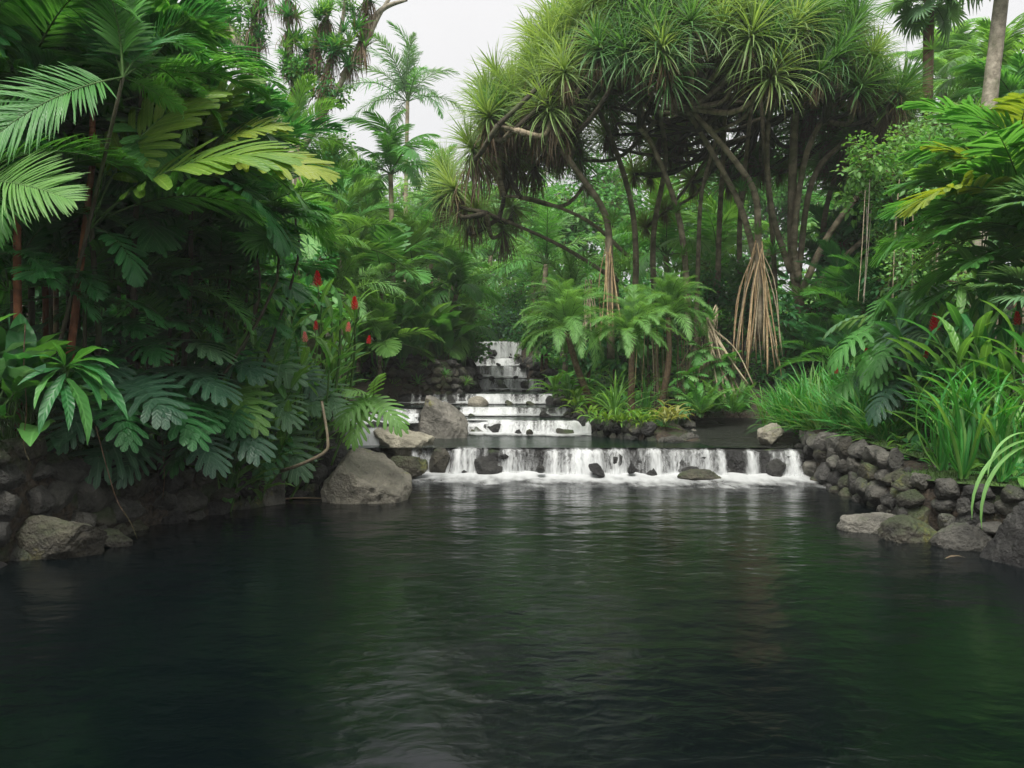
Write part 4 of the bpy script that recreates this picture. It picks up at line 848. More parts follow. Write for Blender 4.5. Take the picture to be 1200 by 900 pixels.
for (x, y, d, s, m, lb) in [(1095, 388, 9.6, .22, None, 'red torch flower rising among the gingers of the corner bank'), (1192, 381, 9.0, .16, None, 'small red flower half hidden by the long ginger leaves'), (1014, 412, 12.2, .13, None, 'tiny red bloom peeping from behind the strap-leaved clumps'), (980, 438, 12.6, .12, None, 'orange-red bud among the strap leaves'), (1085, 420, 10.1, .13, None, 'dull red bud under the philodendron leaves')]:
    flower(W(x, y, d), s, lb, m)
for i, (x, y, d, L, m) in enumerate([(1180, 230, 9.2, 1.5, 'lime'), (1150, 260, 9.8, 1.4, 'mid'), (1210, 200, 9.4, 1.6, 'mid'), (1165, 200, 10.4, 1.5, 'lime'), (1210, 270, 9.0, 1.4, 'mid'), (1130, 290, 10.6, 1.3, 'mid'), (1185, 310, 9.4, 1.3, 'mid')]):
    p = W(x, y, d); b = gz(p.x + .5, p.y + .3)
    palm(['lime broad-leaflet palm nodding over the corner gingers', 'green broad-leaflet palm beside the vine-smothered tree', 'tall green broad-leaflet palm under the leaning pale trunk', 'lime broad-leaflet palm just below the pale leaning trunk', 'green broad-leaflet palm behind the grey fan palm', 'mid-green broad-leaflet palm above the split-leaf philodendrons', 'low mid-green broad-leaflet palm above the small red flower'][i], b, p + Vector((.35, .2, -.1)), .035, 'broad', 11, L, (1.0, -.45), [ML[m], ML['mid'], ML['gold'] if m == 'lime' else ML['fresh']], 'green', 'broad-leaflet palms over the corner', name='broad_palm', az=(2.0, 6.6))
for (x, y, d, a) in ((1190, 225, 8.4, 3.6), (1180, 330, 8.6, 3.9)):
    p = W(x, y, d); t = thing('fan_palm', ('grey-green fan palm high among the broad-leaflet palms' if y < 300 else 'grey-green fan palm low above the corner gingers'), 'palm', gz(p.x + .4, p.y + .2), 'fan palms on the corner bank')
    for k in range(5):
        dd = dirv(a + u(-.9, .9), u(-.1, .7)); q = p + Vector((.4, .2, -.2)); put('petiole', R.choice(LIB['stalk']), t, AB(gz(p.x + .4, p.y + .2), q)) if k == 0 else None
        leaf(t, 'fan', q, q + dd * u(.6, .8), ML['grey'], 'leaf')
# viny tree with pale aerial roots
tr = tree('vine-smothered tree with pale hanging roots behind the philodendrons', W(1085, 430, 14.5), [W(1082, 430, 14.5), W(1078, 330, 14.5), W(1070, 260, 14.3), W(1040, 200, 14)], .12,
     [[W(1070, 260, 14.3), W(1085, 220, 14.3), W(1100, 190, 14.2)], [W(1072, 280, 14.3), W(1045, 240, 14), W(1030, 205, 13.8)]],
     [(W(1040, 200, 13.9), (.8, .8, .6), 16), (W(1090, 200, 14.3), (.9, .8, .9), 18), (W(1078, 260, 14), (.7, .6, .9), 16), (W(1125, 190, 14.5), (.8, .8, 1.), 14), (W(1100, 320, 13.6), (.9, .6, .8), 16)], [ML['fresh'], ML['mid'], ML['pale']], s=(.5, .9), bark='brown', name='vine_tree')
for i in range(20):
    x = R.choice([1012, 1036, 1040, 1044, 1062, 1066, 1058, 1090, 1095, 1030, 1008]) + u(-4, 4); d = u(13.4, 14.2); A = W(x + u(0, 15), u(200, 250), d); B = W(x, u(345, 430), d)
    put('hanging_root', R.choice(LIB['vine']), tr, AB(A, B, up=Vector((1, 0, 0)), sw=2.), MB_[R.choice(['root2', 'pale'])])

# ------------------------------------------------------------------ right background
def hang_palm(label, px, py, d, basep, r, bark, n=22, L=2.6, mat=None, lname='fan', el=(.9, -1.3)):
    c = W(px, py, d); b = gz(*W(*basep).xy); return palm(label, b, c, r, lname, n, L, el, mat or ML['grey'], bark, lean=None)
hang_palm('tall straight palm with brown trunk dotted by bromeliads', 1086, 2, 17, (1083, 420, 17), .13, 'brown', 18, 1.0, ML['grey'])
hang_palm('tall leaning palm with pale lichen-covered trunk', 1180, -85, 14, (1138, 250, 14), .15, 'pale', 18, 1.5, ML['grey'])
for x, y in ((1085, 32), (1088, 60), (1082, 128), (1086, 160), (1080, 175), (1140, 138), (1150, 140), (1134, 150)):
    put('bromeliad', R.choice(LIB['spiky']), None, Matrix.Translation(W(x + u(-4, 4), y, 16.8 if x < 1110 else 13.7)) @ rot(u(0, 6), u(-.4, .4), u(-.4, .4)) @ Matrix.Scale(u(.3, .45), 4), ML['fresh'], label='green bromeliad growing on a tall palm trunk', cat='bromeliad', group='bromeliads on the tall palm trunks')
for x, y, d, L, m, lb in [(1165, 120, 19, 1.9, 'fresh', 'upright feathery palm behind the leaning pale trunk'), (1195, 160, 17, 1.8, 'mid', 'dark feathery palm at the foot of the leaning pale trunk'), (1105, 90, 25, 1.8, 'pale', 'hazy palm crown beyond the straight brown trunk'), (1130, 110, 24, 1.8, 'pale', 'pale arching palm between the two tall trunks')]:
    c = W(x, y, d); palm(lb, gz(c.x, c.y), c, .12, 'coco', 18, L, (1.4, -.2), ML[m])
hz = [(1080, 210, 17, 'mid'), (1120, 240, 15.5, 'dark'), (1060, 240, 18, 'dark'), (1150, 190, 16, 'mid'), (1190, 180, 15, 'dark'), (1110, 170, 19, 'fresh'), (1030, 290, 19, 'dark'), (1000, 320, 20, 'dark'), (1050, 330, 16.5, 'dark'), (1000, 380, 17, 'dark'), (1040, 390, 15, 'dark'), (1090, 350, 14.5, 'mid')]
for i, (x, y, d, m) in enumerate(sorted(hz)):
    p = W(x, y, d); b = gz(p.x, p.y)
    tree('%s leafy shrub from the thick pandanus base in the thicket behind the corner' % ORD[i], b, [b, b.lerp(p, .5), p], .06, [], [(p, (.9, .8, .9), 15)], [ML[m], ML['mid'], ML['dark']], R.choice(['clump', 'clump_big']), 'brown', (.8, 1.3), 'thicket shrubs behind the corner bank', 'understorey_shrub', 'shrub')
for i, (x, y, d, L) in enumerate([(985, 340, 17, 1.5), (1010, 360, 16, 1.4), (960, 390, 16.5, 1.1), (1000, 400, 14.8, 1.2), (1030, 340, 15.5, 1.4), (975, 300, 21, 2.0), (1020, 260, 20, 1.8)]):
    p = W(x, y, d); plant('understorey_palm', ['stemless palm beside the thick pandanus base', 'stemless palm between pandanus base and hanging pale roots', 'small stemless palm just in front of the thick pandanus base', 'low stemless palm right behind the strap-leaved row', 'stemless palm under the hanging pale roots', 'stemless palm in the gloom beyond the thick pandanus base', 'stemless palm in the gloom beyond the vine-smothered tree'][i], 'palm', Vector((p.x, p.y, max(ground_z(p.x, p.y), p.z - .6))), 'areca', 13, L, (1.3, .1), [ML['dark'], ML['mid']], 'shade palms behind the strap-leaved bank', part='frond')

# ------------------------------------------------------------------ left bank: big palms
def hero(label, A, B, lname, mat, trunk_foot, r=.03, roll=0., extra=(), bark='dark', sw=1.):
    """palm whose main frond is set from base to tip"""
    b = Vector(trunk_foot); a = W(*A); t = thing('palm_tree', label, 'palm', b)
    tube_part(t, 'trunk', [b, b.lerp(a, .5) + Vector((u(-.1, .1), .1, 0)), a], r, r * .7, MB_[bark], 12, 8)
    leaf(t, lname, a, W(*B), mat, 'frond', roll=roll, sw=sw)
    for k in range(7):
        leaf(t, 'areca' if 'areca' in lname else lname, a, a + dirv(u(.2, 2.9), u(-.2, 1.1)) * u(1.0, 1.5), R.choice([ML['mid'], ML['dark'], ML['fresh']]), 'frond', roll=u(-.2, .2))
    for A2, B2, ln, m, ro in extra: leaf(t, ln, W(*A2), W(*B2), ML[m], 'frond', roll=ro)
    return t
def lb(x, y): return gz(x, y)
hero('palm with a long half-open frond raised in front of the dark palm crowns', (146, 92, 6.9), (-22, 178, 6.3), 'areca_flat', ML['mid'], lb(-4.9, 8.2), .022, -.95,
     [((146, 92, 6.9), (60, 60, 7.6), 'areca', 'dark', .2), ((140, 96, 7), (150, 20, 7.4), 'areca', 'mid', 1.), ((146, 92, 7), (215, 130, 7.4), 'areca_flat', 'mid', -.4)])
hero('palm whose pale fan-like frond droops at its tip over the red-brown stems', (-40, 215, 6.6), (88, 236, 6.1), 'areca_flat', ML['fresh'], lb(-5.6, 7.2), .035, 1.0,
     [((-40, 215, 6.6), (60, 120, 7.0), 'areca', 'mid', .5), ((-40, 215, 6.6), (-30, 90, 7), 'areca', 'mid', .3)])
hero('palm with slender red-brown stem and long yellowish broad-leaflet frond', (108, 268, 7.8), (338, 186, 7.5), 'broad', ML['lime'], lb(-4.5, 8.5), .035, .6,
     [((108, 268, 7.8), (250, 110, 8.2), 'broad', 'lime', .8), ((112, 262, 7.8), (300, 250, 7.7), 'broad', 'mid', -.2), ((108, 266, 7.8), (180, 160, 7.9), 'broad', 'mid', .3), ((108, 266, 7.8), (40, 200, 7.9), 'broad', 'dark', .3), ((108, 266, 7.8), (160, 330, 7.6), 'broad', 'dark', .1)])
hero('palm with golden broad leaflets reaching out towards the tall trees', (225, 210, 8.6), (386, 205, 8.4), 'broad', ML['gold'], lb(-4.1, 9.6), .035, .6,
     [((225, 205, 8.6), (335, 150, 8.5), 'broad', 'gold', .7), ((225, 205, 8.6), (300, 95, 8.8), 'broad', 'lime', .8), ((225, 205, 8.6), (355, 240, 8.3), 'broad', 'mid', -.2), ((225, 205, 8.6), (200, 70, 8.8), 'broad', 'lime', .3), ((225, 205, 8.6), (330, 290, 8.3), 'broad', 'dark', 0.)])
hero('palm whose top frond lies flat along the upper edge of the thicket', (-60, 18, 6.6), (158, 20, 6.8), 'areca', ML['mid'], lb(-5.6, 7.4), .04, .2, [((-60, 18, 6.6), (60, -40, 6.8), 'areca', 'mid', .2), ((-60, 20, 6.8), (40, 90, 7), 'areca', 'dark', .2)])
hero('palm with glossy lime fronds topping the thicket against the sky', (170, 90, 9.0), (225, 15, 9.0), 'broad', ML['lime'], lb(-4.5, 9.8), .04, .6,
     [((170, 90, 9.), (235, 62, 9.0), 'broad', 'lime', -.4), ((170, 90, 9.), (130, 0, 9.0), 'broad', 'fresh', .2), ((170, 90, 9.), (190, -10, 9.3), 'broad', 'fresh', .4), ((170, 90, 9.), (250, 120, 8.9), 'areca_flat', 'fresh', -.4), ((170, 90, 9), (100, 60, 9.2), 'broad', 'mid', .2)])
hero('palm with fronds hanging in soft curtains beside the golden leaflets', (168, 100, 8.0), (215, 165, 7.8), 'areca', ML['pale'], lb(-4.2, 8.9), .035, -.5,
     [((168, 100, 8), (260, 150, 8), 'areca', 'mid', -.3), ((168, 100, 8), (120, 40, 8.2), 'areca', 'mid', .3)])
# body of the thicket
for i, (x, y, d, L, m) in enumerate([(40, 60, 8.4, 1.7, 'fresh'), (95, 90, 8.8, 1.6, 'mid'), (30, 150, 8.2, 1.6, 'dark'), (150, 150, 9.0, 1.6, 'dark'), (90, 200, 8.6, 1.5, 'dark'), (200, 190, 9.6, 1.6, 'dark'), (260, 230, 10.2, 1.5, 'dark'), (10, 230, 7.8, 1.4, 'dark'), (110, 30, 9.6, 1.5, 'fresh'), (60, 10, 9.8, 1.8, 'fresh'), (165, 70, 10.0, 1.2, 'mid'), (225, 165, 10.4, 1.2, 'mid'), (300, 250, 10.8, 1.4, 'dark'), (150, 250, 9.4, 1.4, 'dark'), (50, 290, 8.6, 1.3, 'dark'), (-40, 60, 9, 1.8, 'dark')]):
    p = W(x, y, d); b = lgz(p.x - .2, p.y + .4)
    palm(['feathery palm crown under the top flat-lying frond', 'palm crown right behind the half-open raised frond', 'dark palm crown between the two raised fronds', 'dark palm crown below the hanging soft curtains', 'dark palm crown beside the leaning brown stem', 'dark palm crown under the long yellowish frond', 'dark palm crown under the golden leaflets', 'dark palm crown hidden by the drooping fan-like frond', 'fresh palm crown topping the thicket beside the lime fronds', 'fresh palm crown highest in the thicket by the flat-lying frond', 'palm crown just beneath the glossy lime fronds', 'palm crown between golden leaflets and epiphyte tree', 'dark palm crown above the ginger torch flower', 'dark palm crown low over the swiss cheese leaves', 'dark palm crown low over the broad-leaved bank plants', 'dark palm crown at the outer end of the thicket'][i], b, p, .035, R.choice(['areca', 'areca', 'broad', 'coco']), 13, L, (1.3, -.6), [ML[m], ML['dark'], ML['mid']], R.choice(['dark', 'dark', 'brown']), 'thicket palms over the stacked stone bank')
for x0, x1, d in ((24, 22, 7.6), (58, 55, 8.6), (108, 110, 7.9), (200, 195, 9.8)):
    A = W(x0, 500, d); B = W(x1, 190, d); A = lgz(A.x, A.y); t = thing('red_stem_palm', ['red-brown stem rising from the broad-leaved bank plants', 'red-brown stem partly hidden behind the leaning one', 'red-brown stem beside the drooping ribbed leaves', 'red-brown stem above the swiss cheese leaves'][(24, 58, 108, 200).index(x0)] + ' in the thicket', 'palm', A, 'red-brown stems in the thicket')
    tube_part(t, 'trunk', [A, A.lerp(B, .5) + Vector((u(-.06, .06), 0, 0)), B], .045, .03, MB_['red'], 12, 8); tube_part(t, 'crownshaft', [B, B + UP * .3, B + UP * .6], .042, .02, MB_['red'], 5, 8, 0)
    spray(t, R.choice(['areca', 'broad']), B + UP * .5, 7, 1.4, (1.2, -.3), [ML['dark'], ML['mid']], name='frond')
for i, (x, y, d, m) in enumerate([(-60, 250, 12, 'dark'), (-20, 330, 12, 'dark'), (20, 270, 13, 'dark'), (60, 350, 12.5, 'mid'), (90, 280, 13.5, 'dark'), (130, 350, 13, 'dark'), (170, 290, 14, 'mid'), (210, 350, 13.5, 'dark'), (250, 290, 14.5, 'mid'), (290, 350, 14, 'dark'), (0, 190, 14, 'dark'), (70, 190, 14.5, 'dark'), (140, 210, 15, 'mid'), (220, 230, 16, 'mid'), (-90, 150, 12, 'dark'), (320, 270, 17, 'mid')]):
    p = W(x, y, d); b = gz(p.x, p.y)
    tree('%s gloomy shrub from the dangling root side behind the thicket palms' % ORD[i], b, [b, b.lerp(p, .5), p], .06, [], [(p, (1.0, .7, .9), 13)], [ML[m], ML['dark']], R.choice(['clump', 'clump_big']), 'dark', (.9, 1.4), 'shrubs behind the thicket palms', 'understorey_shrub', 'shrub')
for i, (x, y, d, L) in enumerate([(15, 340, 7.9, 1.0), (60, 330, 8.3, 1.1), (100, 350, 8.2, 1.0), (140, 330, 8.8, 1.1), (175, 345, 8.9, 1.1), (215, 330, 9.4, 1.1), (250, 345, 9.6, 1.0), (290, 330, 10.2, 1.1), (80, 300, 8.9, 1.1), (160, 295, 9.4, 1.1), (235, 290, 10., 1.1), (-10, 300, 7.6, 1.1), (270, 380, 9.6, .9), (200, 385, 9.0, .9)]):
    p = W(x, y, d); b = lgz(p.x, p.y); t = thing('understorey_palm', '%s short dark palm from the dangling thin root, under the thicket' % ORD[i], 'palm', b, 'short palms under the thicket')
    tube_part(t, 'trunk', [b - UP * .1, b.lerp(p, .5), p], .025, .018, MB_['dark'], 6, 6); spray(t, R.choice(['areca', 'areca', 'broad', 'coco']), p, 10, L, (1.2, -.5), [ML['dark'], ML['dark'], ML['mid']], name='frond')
# fan palm fringe under the golden fronds
for (x, y, d, s) in ((318, 262, 8.8, .62), (300, 285, 9.2, .6), (270, 245, 9.4, .6), (345, 245, 9.6, .6)):
    p = W(x, y, d); t = thing('fan_palm', {318: 'dark fan palm hanging lowest below the golden leaflets', 300: 'dark fan palm just above the red torch flower', 270: 'dark fan palm deepest in the thicket below the golden leaflets', 345: 'dark fan palm at the open edge below the golden leaflets'}[x], 'palm', lgz(p.x - .4, p.y + .3), 'dark fan palms in the thicket'); tube_part(t, 'stem', [lgz(p.x - .4, p.y + .3), p - UP * .8, p], .02, .012, MB_['dark'], 8, 6)
    for k in range(7): leaf(t, 'fan', p, p + dirv(u(-1.8, 1.0), u(-1.1, .6)) * s * u(.8, 1.1), ML[R.choice(['dark', 'mid'])], 'leaf')

# left bank understorey
for i, (x, d, s) in enumerate([(8, 7.3, .95), (30, 7.2, .9), (55, 7.3, .85), (75, 7.6, .85), (100, 7.9, .8), (40, 7.9, 1.0), (85, 8.3, .95), (20, 8.0, 1.05), (120, 8.4, .85), (60, 8.6, 1.1), (-15, 7.0, .95)]):
    d = max(d, bankd(x) + .3); p = lgz(px2x(x, d), d, .25)
    plant('peace_lily', '%s broad-leaved plant from the swiss cheese leaves, arching over the stacked stone bank' % ORD[10 - i], 'plant', p, 'broad_leaf', 20, s * 1.1, (1.4, .25), [ML['dark'], ML['deep'], ML['mid']], 'broad-leaved plants on the bank')
t = thing('palm_grass', 'plant with long drooping ribbed leaves hanging over the dark stones', 'plant', W(75, 470, 6.7))
for a, b, m in [((88, 432), (150, 492), 'dark'), ((80, 430), (118, 480), 'dark'), ((75, 440), (102, 522), 'mid'), ((72, 445), (80, 505), 'dark'), ((80, 428), (140, 432), 'mid'), ((70, 432), (40, 480), 'mid'), ((80, 432), (120, 452), 'mid'), ((76, 430), (60, 400), 'mid'), ((78, 430), (135, 455), 'dark'), ((78, 436), (45, 510), 'dark'), ((74, 432), (20, 452), 'dark'), ((84, 428), (128, 412), 'mid'), ((76, 428), (36, 418), 'dark')]:
    leaf(t, 'ginger', W(*a, 6.75), W(*b, 6.45), ML[m], 'leaf', roll=u(-.4, .2), sw=.9); put('petiole', R.choice(LIB['stalk']), t, AB(W(74, 478, 6.95), W(*a, 6.75)))
MONX = [((118, 470, 0), (70, 520, 0), 'deep'), ((175, 520, 0), (140, 560, 0), 'deep'), ((215, 500, 0), (250, 548, 0), 'deep'), ((238, 505, 0), (205, 545, 0), 'dark'), ((262, 480, 0), (300, 530, 0), 'deep'), ((225, 455, 0), (180, 480, 0), 'deep'), ((350, 450, 0), (395, 480, 0), 'grey'), ((275, 430, 0), (235, 450, 0), 'grey'), ((330, 440, 0), (300, 470, 0), 'grey'), ((140, 430, 0), (95, 470, 0), 'deep')]
MON = MONX + [((205, 432, 7.9), (255, 462, 7.4), 'deep'), ((188, 445, 7.8), (140, 480, 7.5), 'deep'), ((150, 448, 7.7), (195, 490, 7.2), 'deep'), ((165, 500, 7.5), (104, 552, 6.9), 'deep'), ((200, 495, 7.8), (222, 510, 7.3), 'deep'), ((178, 470, 7.7), (222, 512, 7.3), 'dark'), ((300, 412, 8.8), (345, 446, 8.4), 'grey'), ((310, 458, 8.9), (340, 495, 8.4), 'grey'), ((340, 465, 9.0), (374, 482, 8.6), 'grey'), ((330, 500, 9.0), (350, 556, 8.5), 'grey'), ((308, 500, 8.9), (285, 535, 8.5), 'deep'), ((320, 505, 8.9), (310, 548, 8.5), 'dark'), ((195, 400, 8.2), (250, 418, 7.8), 'grey'), ((150, 395, 8.2), (110, 405, 7.9), 'deep'), ((160, 400, 8.2), (185, 420, 7.9), 'dark'), ((240, 400, 8.6), (275, 425, 8.2), 'dark'), ((250, 420, 8.6), (300, 440, 8.2), 'deep'), ((270, 450, 8.7), (300, 500, 8.3), 'fresh'), ((260, 460, 8.6), (275, 500, 8.2), 'dark'), ((225, 470, 8.2), (245, 498, 7.9), 'dark'), ((130, 420, 7.8), (95, 440, 7.5), 'dark'), ((170, 380, 8.6), (215, 385, 8.2), 'dark'), ((130, 375, 8.4), (165, 390, 8.0), 'dark'), ((290, 470, 8.7), (262, 520, 8.3), 'dark'), ((360, 480, 9.2), (330, 520, 8.9), 'deep'), ((135, 470, 7.5), (150, 520, 7.1), 'dark'), ((340, 430, 9.1), (372, 462, 8.7), 'deep'), ((228, 440, 8.3), (205, 470, 7.9), 'dark')]
groups = [('large-leaved swiss cheese plant hanging low over the dark stones', lambda p: p[0] < 215), ('swiss cheese plant with pale split leaves drooping near the bent pale stem', lambda p: p[0] >= 280), ('swiss cheese plant of smaller dark split leaves in the middle of the bank', lambda p: 215 <= p[0] < 280)]
for lbl, sel in groups:
    L_ = [m for m in MON if sel(m[0])]; yb = bankd(L_[0][0][0]) + .3; base = gz(interp(yb, LEFT) - .4, yb); t = thing('swiss_cheese_plant', lbl, 'monstera', base)
    for a, b, m in L_:
        dA = bankd(a[0]) - .15 + max(0, (450 - a[1]) * .012); dB = dA - .42
        A, B = W(a[0], a[1], dA), W(b[0], b[1], dB); B = A + (B - A) * u(1.0, 1.18); fx = interp(A.y + .5, LEFT) - .35 - u(0, .3)
        put('petiole', R.choice(LIB['stalk']), t, AB(Vector((fx, A.y + .5, ground_z(fx, A.y + .5))), A)); leaf(t, 'monstera', A, B, ML[m], 'leaf', roll=u(-.35, .35), up=Vector((.15, -.55, 1)), sw=1.)
# extra dark monstera behind
for k, x in enumerate(sorted(u(110, 300) for _ in range(9))):
    d = bankd(x) + u(.3, .7); p = W(x, u(390, 480), d); t = thing('swiss_cheese_plant', '%s shadowed swiss cheese plant from the ribbed leaves, behind the larger ones' % ORD[k], 'monstera', gz(p.x - .3, p.y), 'shadowed swiss cheese plants')
    for j in range(4): q = p + Vector((u(-.3, .3), u(-.1, .2), u(-.2, .2))); put('petiole', R.choice(LIB['stalk']), t, AB(gz(p.x - .3, p.y), q)); leaf(t, 'monstera', q, q + dirv(u(3.4, 6.0), u(-.9, .1)) * u(.4, .55), ML[R.choice(['dark', 'deep'])], 'leaf', up=Vector((0, -.5, 1)))
GL = [ML['mid'], ML['fresh'], ML['fresh']]
for i, (x, d, H, n, ln) in enumerate([(345, 9.8, 1.35, 4, .1), (370, 10.0, 1.5, 4, .1), (395, 10.4, 1.5, 5, .1), (415, 10.9, 1.4, 5, .15), (380, 11.0, 1.7, 5, .1), (350, 10.6, 1.75, 4, 0), (405, 11.8, 1.7, 5, .1), (430, 12.0, 1.4, 4, .15), (325, 10.0, 1.5, 4, 0), (335, 11.2, 1.9, 4, 0), (300, 10.2, 1.6, 4, 0), (365, 9.5, 1.0, 4, .15), (390, 9.9, 1.05, 4, .2), (435, 13.0, 1.6, 4, .1)]):
    X = px2x(x, d); ginger(['bright ginger leaning out beside the bent pale stem', 'bright ginger standing below the tall red torch flower', 'bright ginger rising over the black tucked-in boulder', 'bright ginger reaching out beside the hanging deeply cut leaves', 'tall ginger right behind the red torch flower', 'tall ginger between the torch flower and the dark thicket', 'tall ginger behind the nodding red cone flower', 'ginger closest to the mossy block wall', 'ginger standing among the pale split leaves', 'tallest ginger at the edge of the dark thicket', 'ginger growing under the dark fan palm leaves', 'short ginger above the square pale block', 'short ginger above the large slanted boulder', 'ginger behind the low dark boulder in the white water'][i], lgz(X, d, .15), n + 1, H * 1.42, .58, GL, 'gingers beside the falls', nl=9, lean=(ln, -.12), spread=.32)
for (x, y, d, s, m, lb_) in [(373, 336, 10.2, .21, None, 'tall red torch flower standing above the ginger leaves'), (416, 363, 10.5, .18, None, 'red cone flower nodding at the outer ginger leaves'), (408, 389, 10.0, .13, M_flower_pink, 'pale pink bud in the middle of the gingers'), (358, 401, 9.3, .13, M_flower_pink, 'pink bud low among the ginger leaves'), (432, 403, 10.8, .12, None, 'small red bud near the mossy block wall'), (370, 387, 9.9, .12, None, 'small dark red bud under the torch flower')]:
    flower(W(x, y, d), s, lb_, m)
t = thing('climbing_philodendron', 'bright deeply cut leaves on a long stem hanging before the boulders', 'plant', W(388, 545, 10.3)); tube_part(t, 'stem', [W(388, 545, 10.3), W(405, 505, 10.2), W(436, 468, 10.1)], .016, .012, MB_['green'], 10, 6)
for a, b in (((436, 466), (398, 500)), ((434, 468), (470, 503)), ((430, 462), (405, 462)), ((438, 464), (445, 440)), ((428, 476), (412, 520))): leaf(t, 'philo', W(*a, 10.1), W(*b, 9.8), ML['fresh'], 'leaf', up=Vector((0, -.7, 1)))
t = thing('bent_stem', 'bent pale bare stem arching out of the bank beside the large boulder', 'stem', W(335, 548, 9.6)); tube_part(t, 'stem', [W(330, 552, 9.7), W(355, 543, 9.4), W(380, 530, 9.3), W(384, 515, 9.3), W(377, 470, 9.4)], .022, .016, MB_['root2'], 16, 7)
for pts, lbl in (([(30, 380), (28, 430), (31, 480), (27, 520), (36, 545)], 'thin bare root dangling over the darkest stones'), ([(112, 500), (128, 560), (138, 590), (152, 612), (160, 632)], 'pale crooked vine dangling to the water'), ([(186, 470), (190, 520), (192, 560), (190, 585)], 'thin root hanging under the swiss cheese leaves')):
    t = thing('hanging_root', lbl, 'root', W(*pts[-1], 6.9)); tube_part(t, 'root', [W(x, y, (6.95 if pts[0][0] < 100 else 7.45 if pts[0][0] < 150 else 8.4)) for i, (x, y) in enumerate(pts)], .006, .003, MB_['brown'], 14, 5)
t = thing('floating_stick', 'thin brown stick lying on the water by the large boulder', 'stick', W(345, 584, 9.9)); tube_part(t, 'stick', [Vector((-2.95, 10.25, .02)), Vector((-2.75, 10.3, .03)), Vector((-2.45, 10.32, .02))], .012, .008, M_stick, 6, 5)
t = put('floating_leaf', LIB['ginger'][0], None, AB(Vector((3.75, 6.95, .012)), Vector((3.95, 6.98, .012))), ML['dead'], label='orange-brown fallen leaf floating near the waterline boulder', cat='leaf')

# ------------------------------------------------------------------ middle distance, beyond the ginger
for x, y, d, n, L, m, ln, lbl in [(348, 165, 17, 16, 1.15, 'fresh', 'areca', 'palm with stiff upright fronds in front of the epiphyte tree'), (458, 205, 21, 17, 1.6, 'mid', 'coco', 'palm with a dense drooping crown and slim grey trunk before the bright sky gap'), (478, 120, 36, 18, 2.9, 'grey', 'plume', 'tall feathery palm far off rising into the sky gap'), (535, 345, 22, 15, 1.5, 'mid', 'coco', 'small leaning palm beside the mossy block wall'), (395, 290, 18, 14, 1.8, 'fresh', 'areca', 'low bright palm behind the red torch flower'), (430, 260, 24, 16, 1.8, 'pale', 'plume', 'soft pale palm below the slim grey trunk'), (505, 285, 25, 16, 1.7, 'fresh', 'coco', 'palm with bright midribs behind the leaning small palm'), (380, 245, 20, 16, 1.5, 'fresh', 'areca', 'golden-green palm under the upright fronds'), (410, 250, 22, 15, 1.5, 'fresh', 'areca', 'dark green palm crowding the slim grey trunk'), (520, 230, 30, 16, 2.2, 'pale', 'plume', 'pale weeping palm between sky gap and pandanus'), (575, 300, 31, 16, 2.6, 'pale', 'plume', 'weeping pale palm under the edge of the pandanus roof'), (640, 310, 27, 16, 2.5, 'pale', 'plume', 'weeping pale palm behind the leaning date palm'), (625, 330, 29, 15, 1.8, 'pale', 'plume', 'low weeping palm above the topmost waterfall'), (395, 230, 27, 16, 1.6, 'grey', 'coco', 'greyish palm beside the pale branch of the epiphyte tree'), (545, 365, 28.5, 13, 1.4, 'fresh', 'areca', 'short palm shading the topmost waterfall'), (485, 320, 23, 14, 1.9, 'fresh', 'areca', 'fresh green palm rising behind the mossy block wall'), (450, 330, 20, 14, 1.6, 'mid', 'broad', 'broad-leaflet palm standing behind the gingers'), (670, 350, 21, 13, 1.5, 'pale', 'plume', 'pale plumed palm behind the crown of the leaning date palm'), (780, 300, 26, 15, 2.3, 'fresh', 'coco', 'bright palm glimpsed between the pandanus trunks'), (840, 310, 25, 15, 2.2, 'fresh', 'coco', 'sunlit palm seen past the orange prop roots'), (720, 320, 27, 15, 2.2, 'pale', 'plume', 'pale palm seen under the forked pandanus trunk'), (990, 290, 26, 14, 2.2, 'fresh', 'coco', 'palm in the light beyond the thick-based pandanus')]:
    c = W(x, y, d); off = {535: (-.45, 0), 458: (.1, 0)}.get(x, (u(-.3, .3), 0)); b = gz(c.x + off[0], c.y)
    palm(lbl, b, c, .08 if d < 26 else .11, ln, n, L, (1.4, -.55), [ML[m], ML[m], ML['mid']], 'grey')
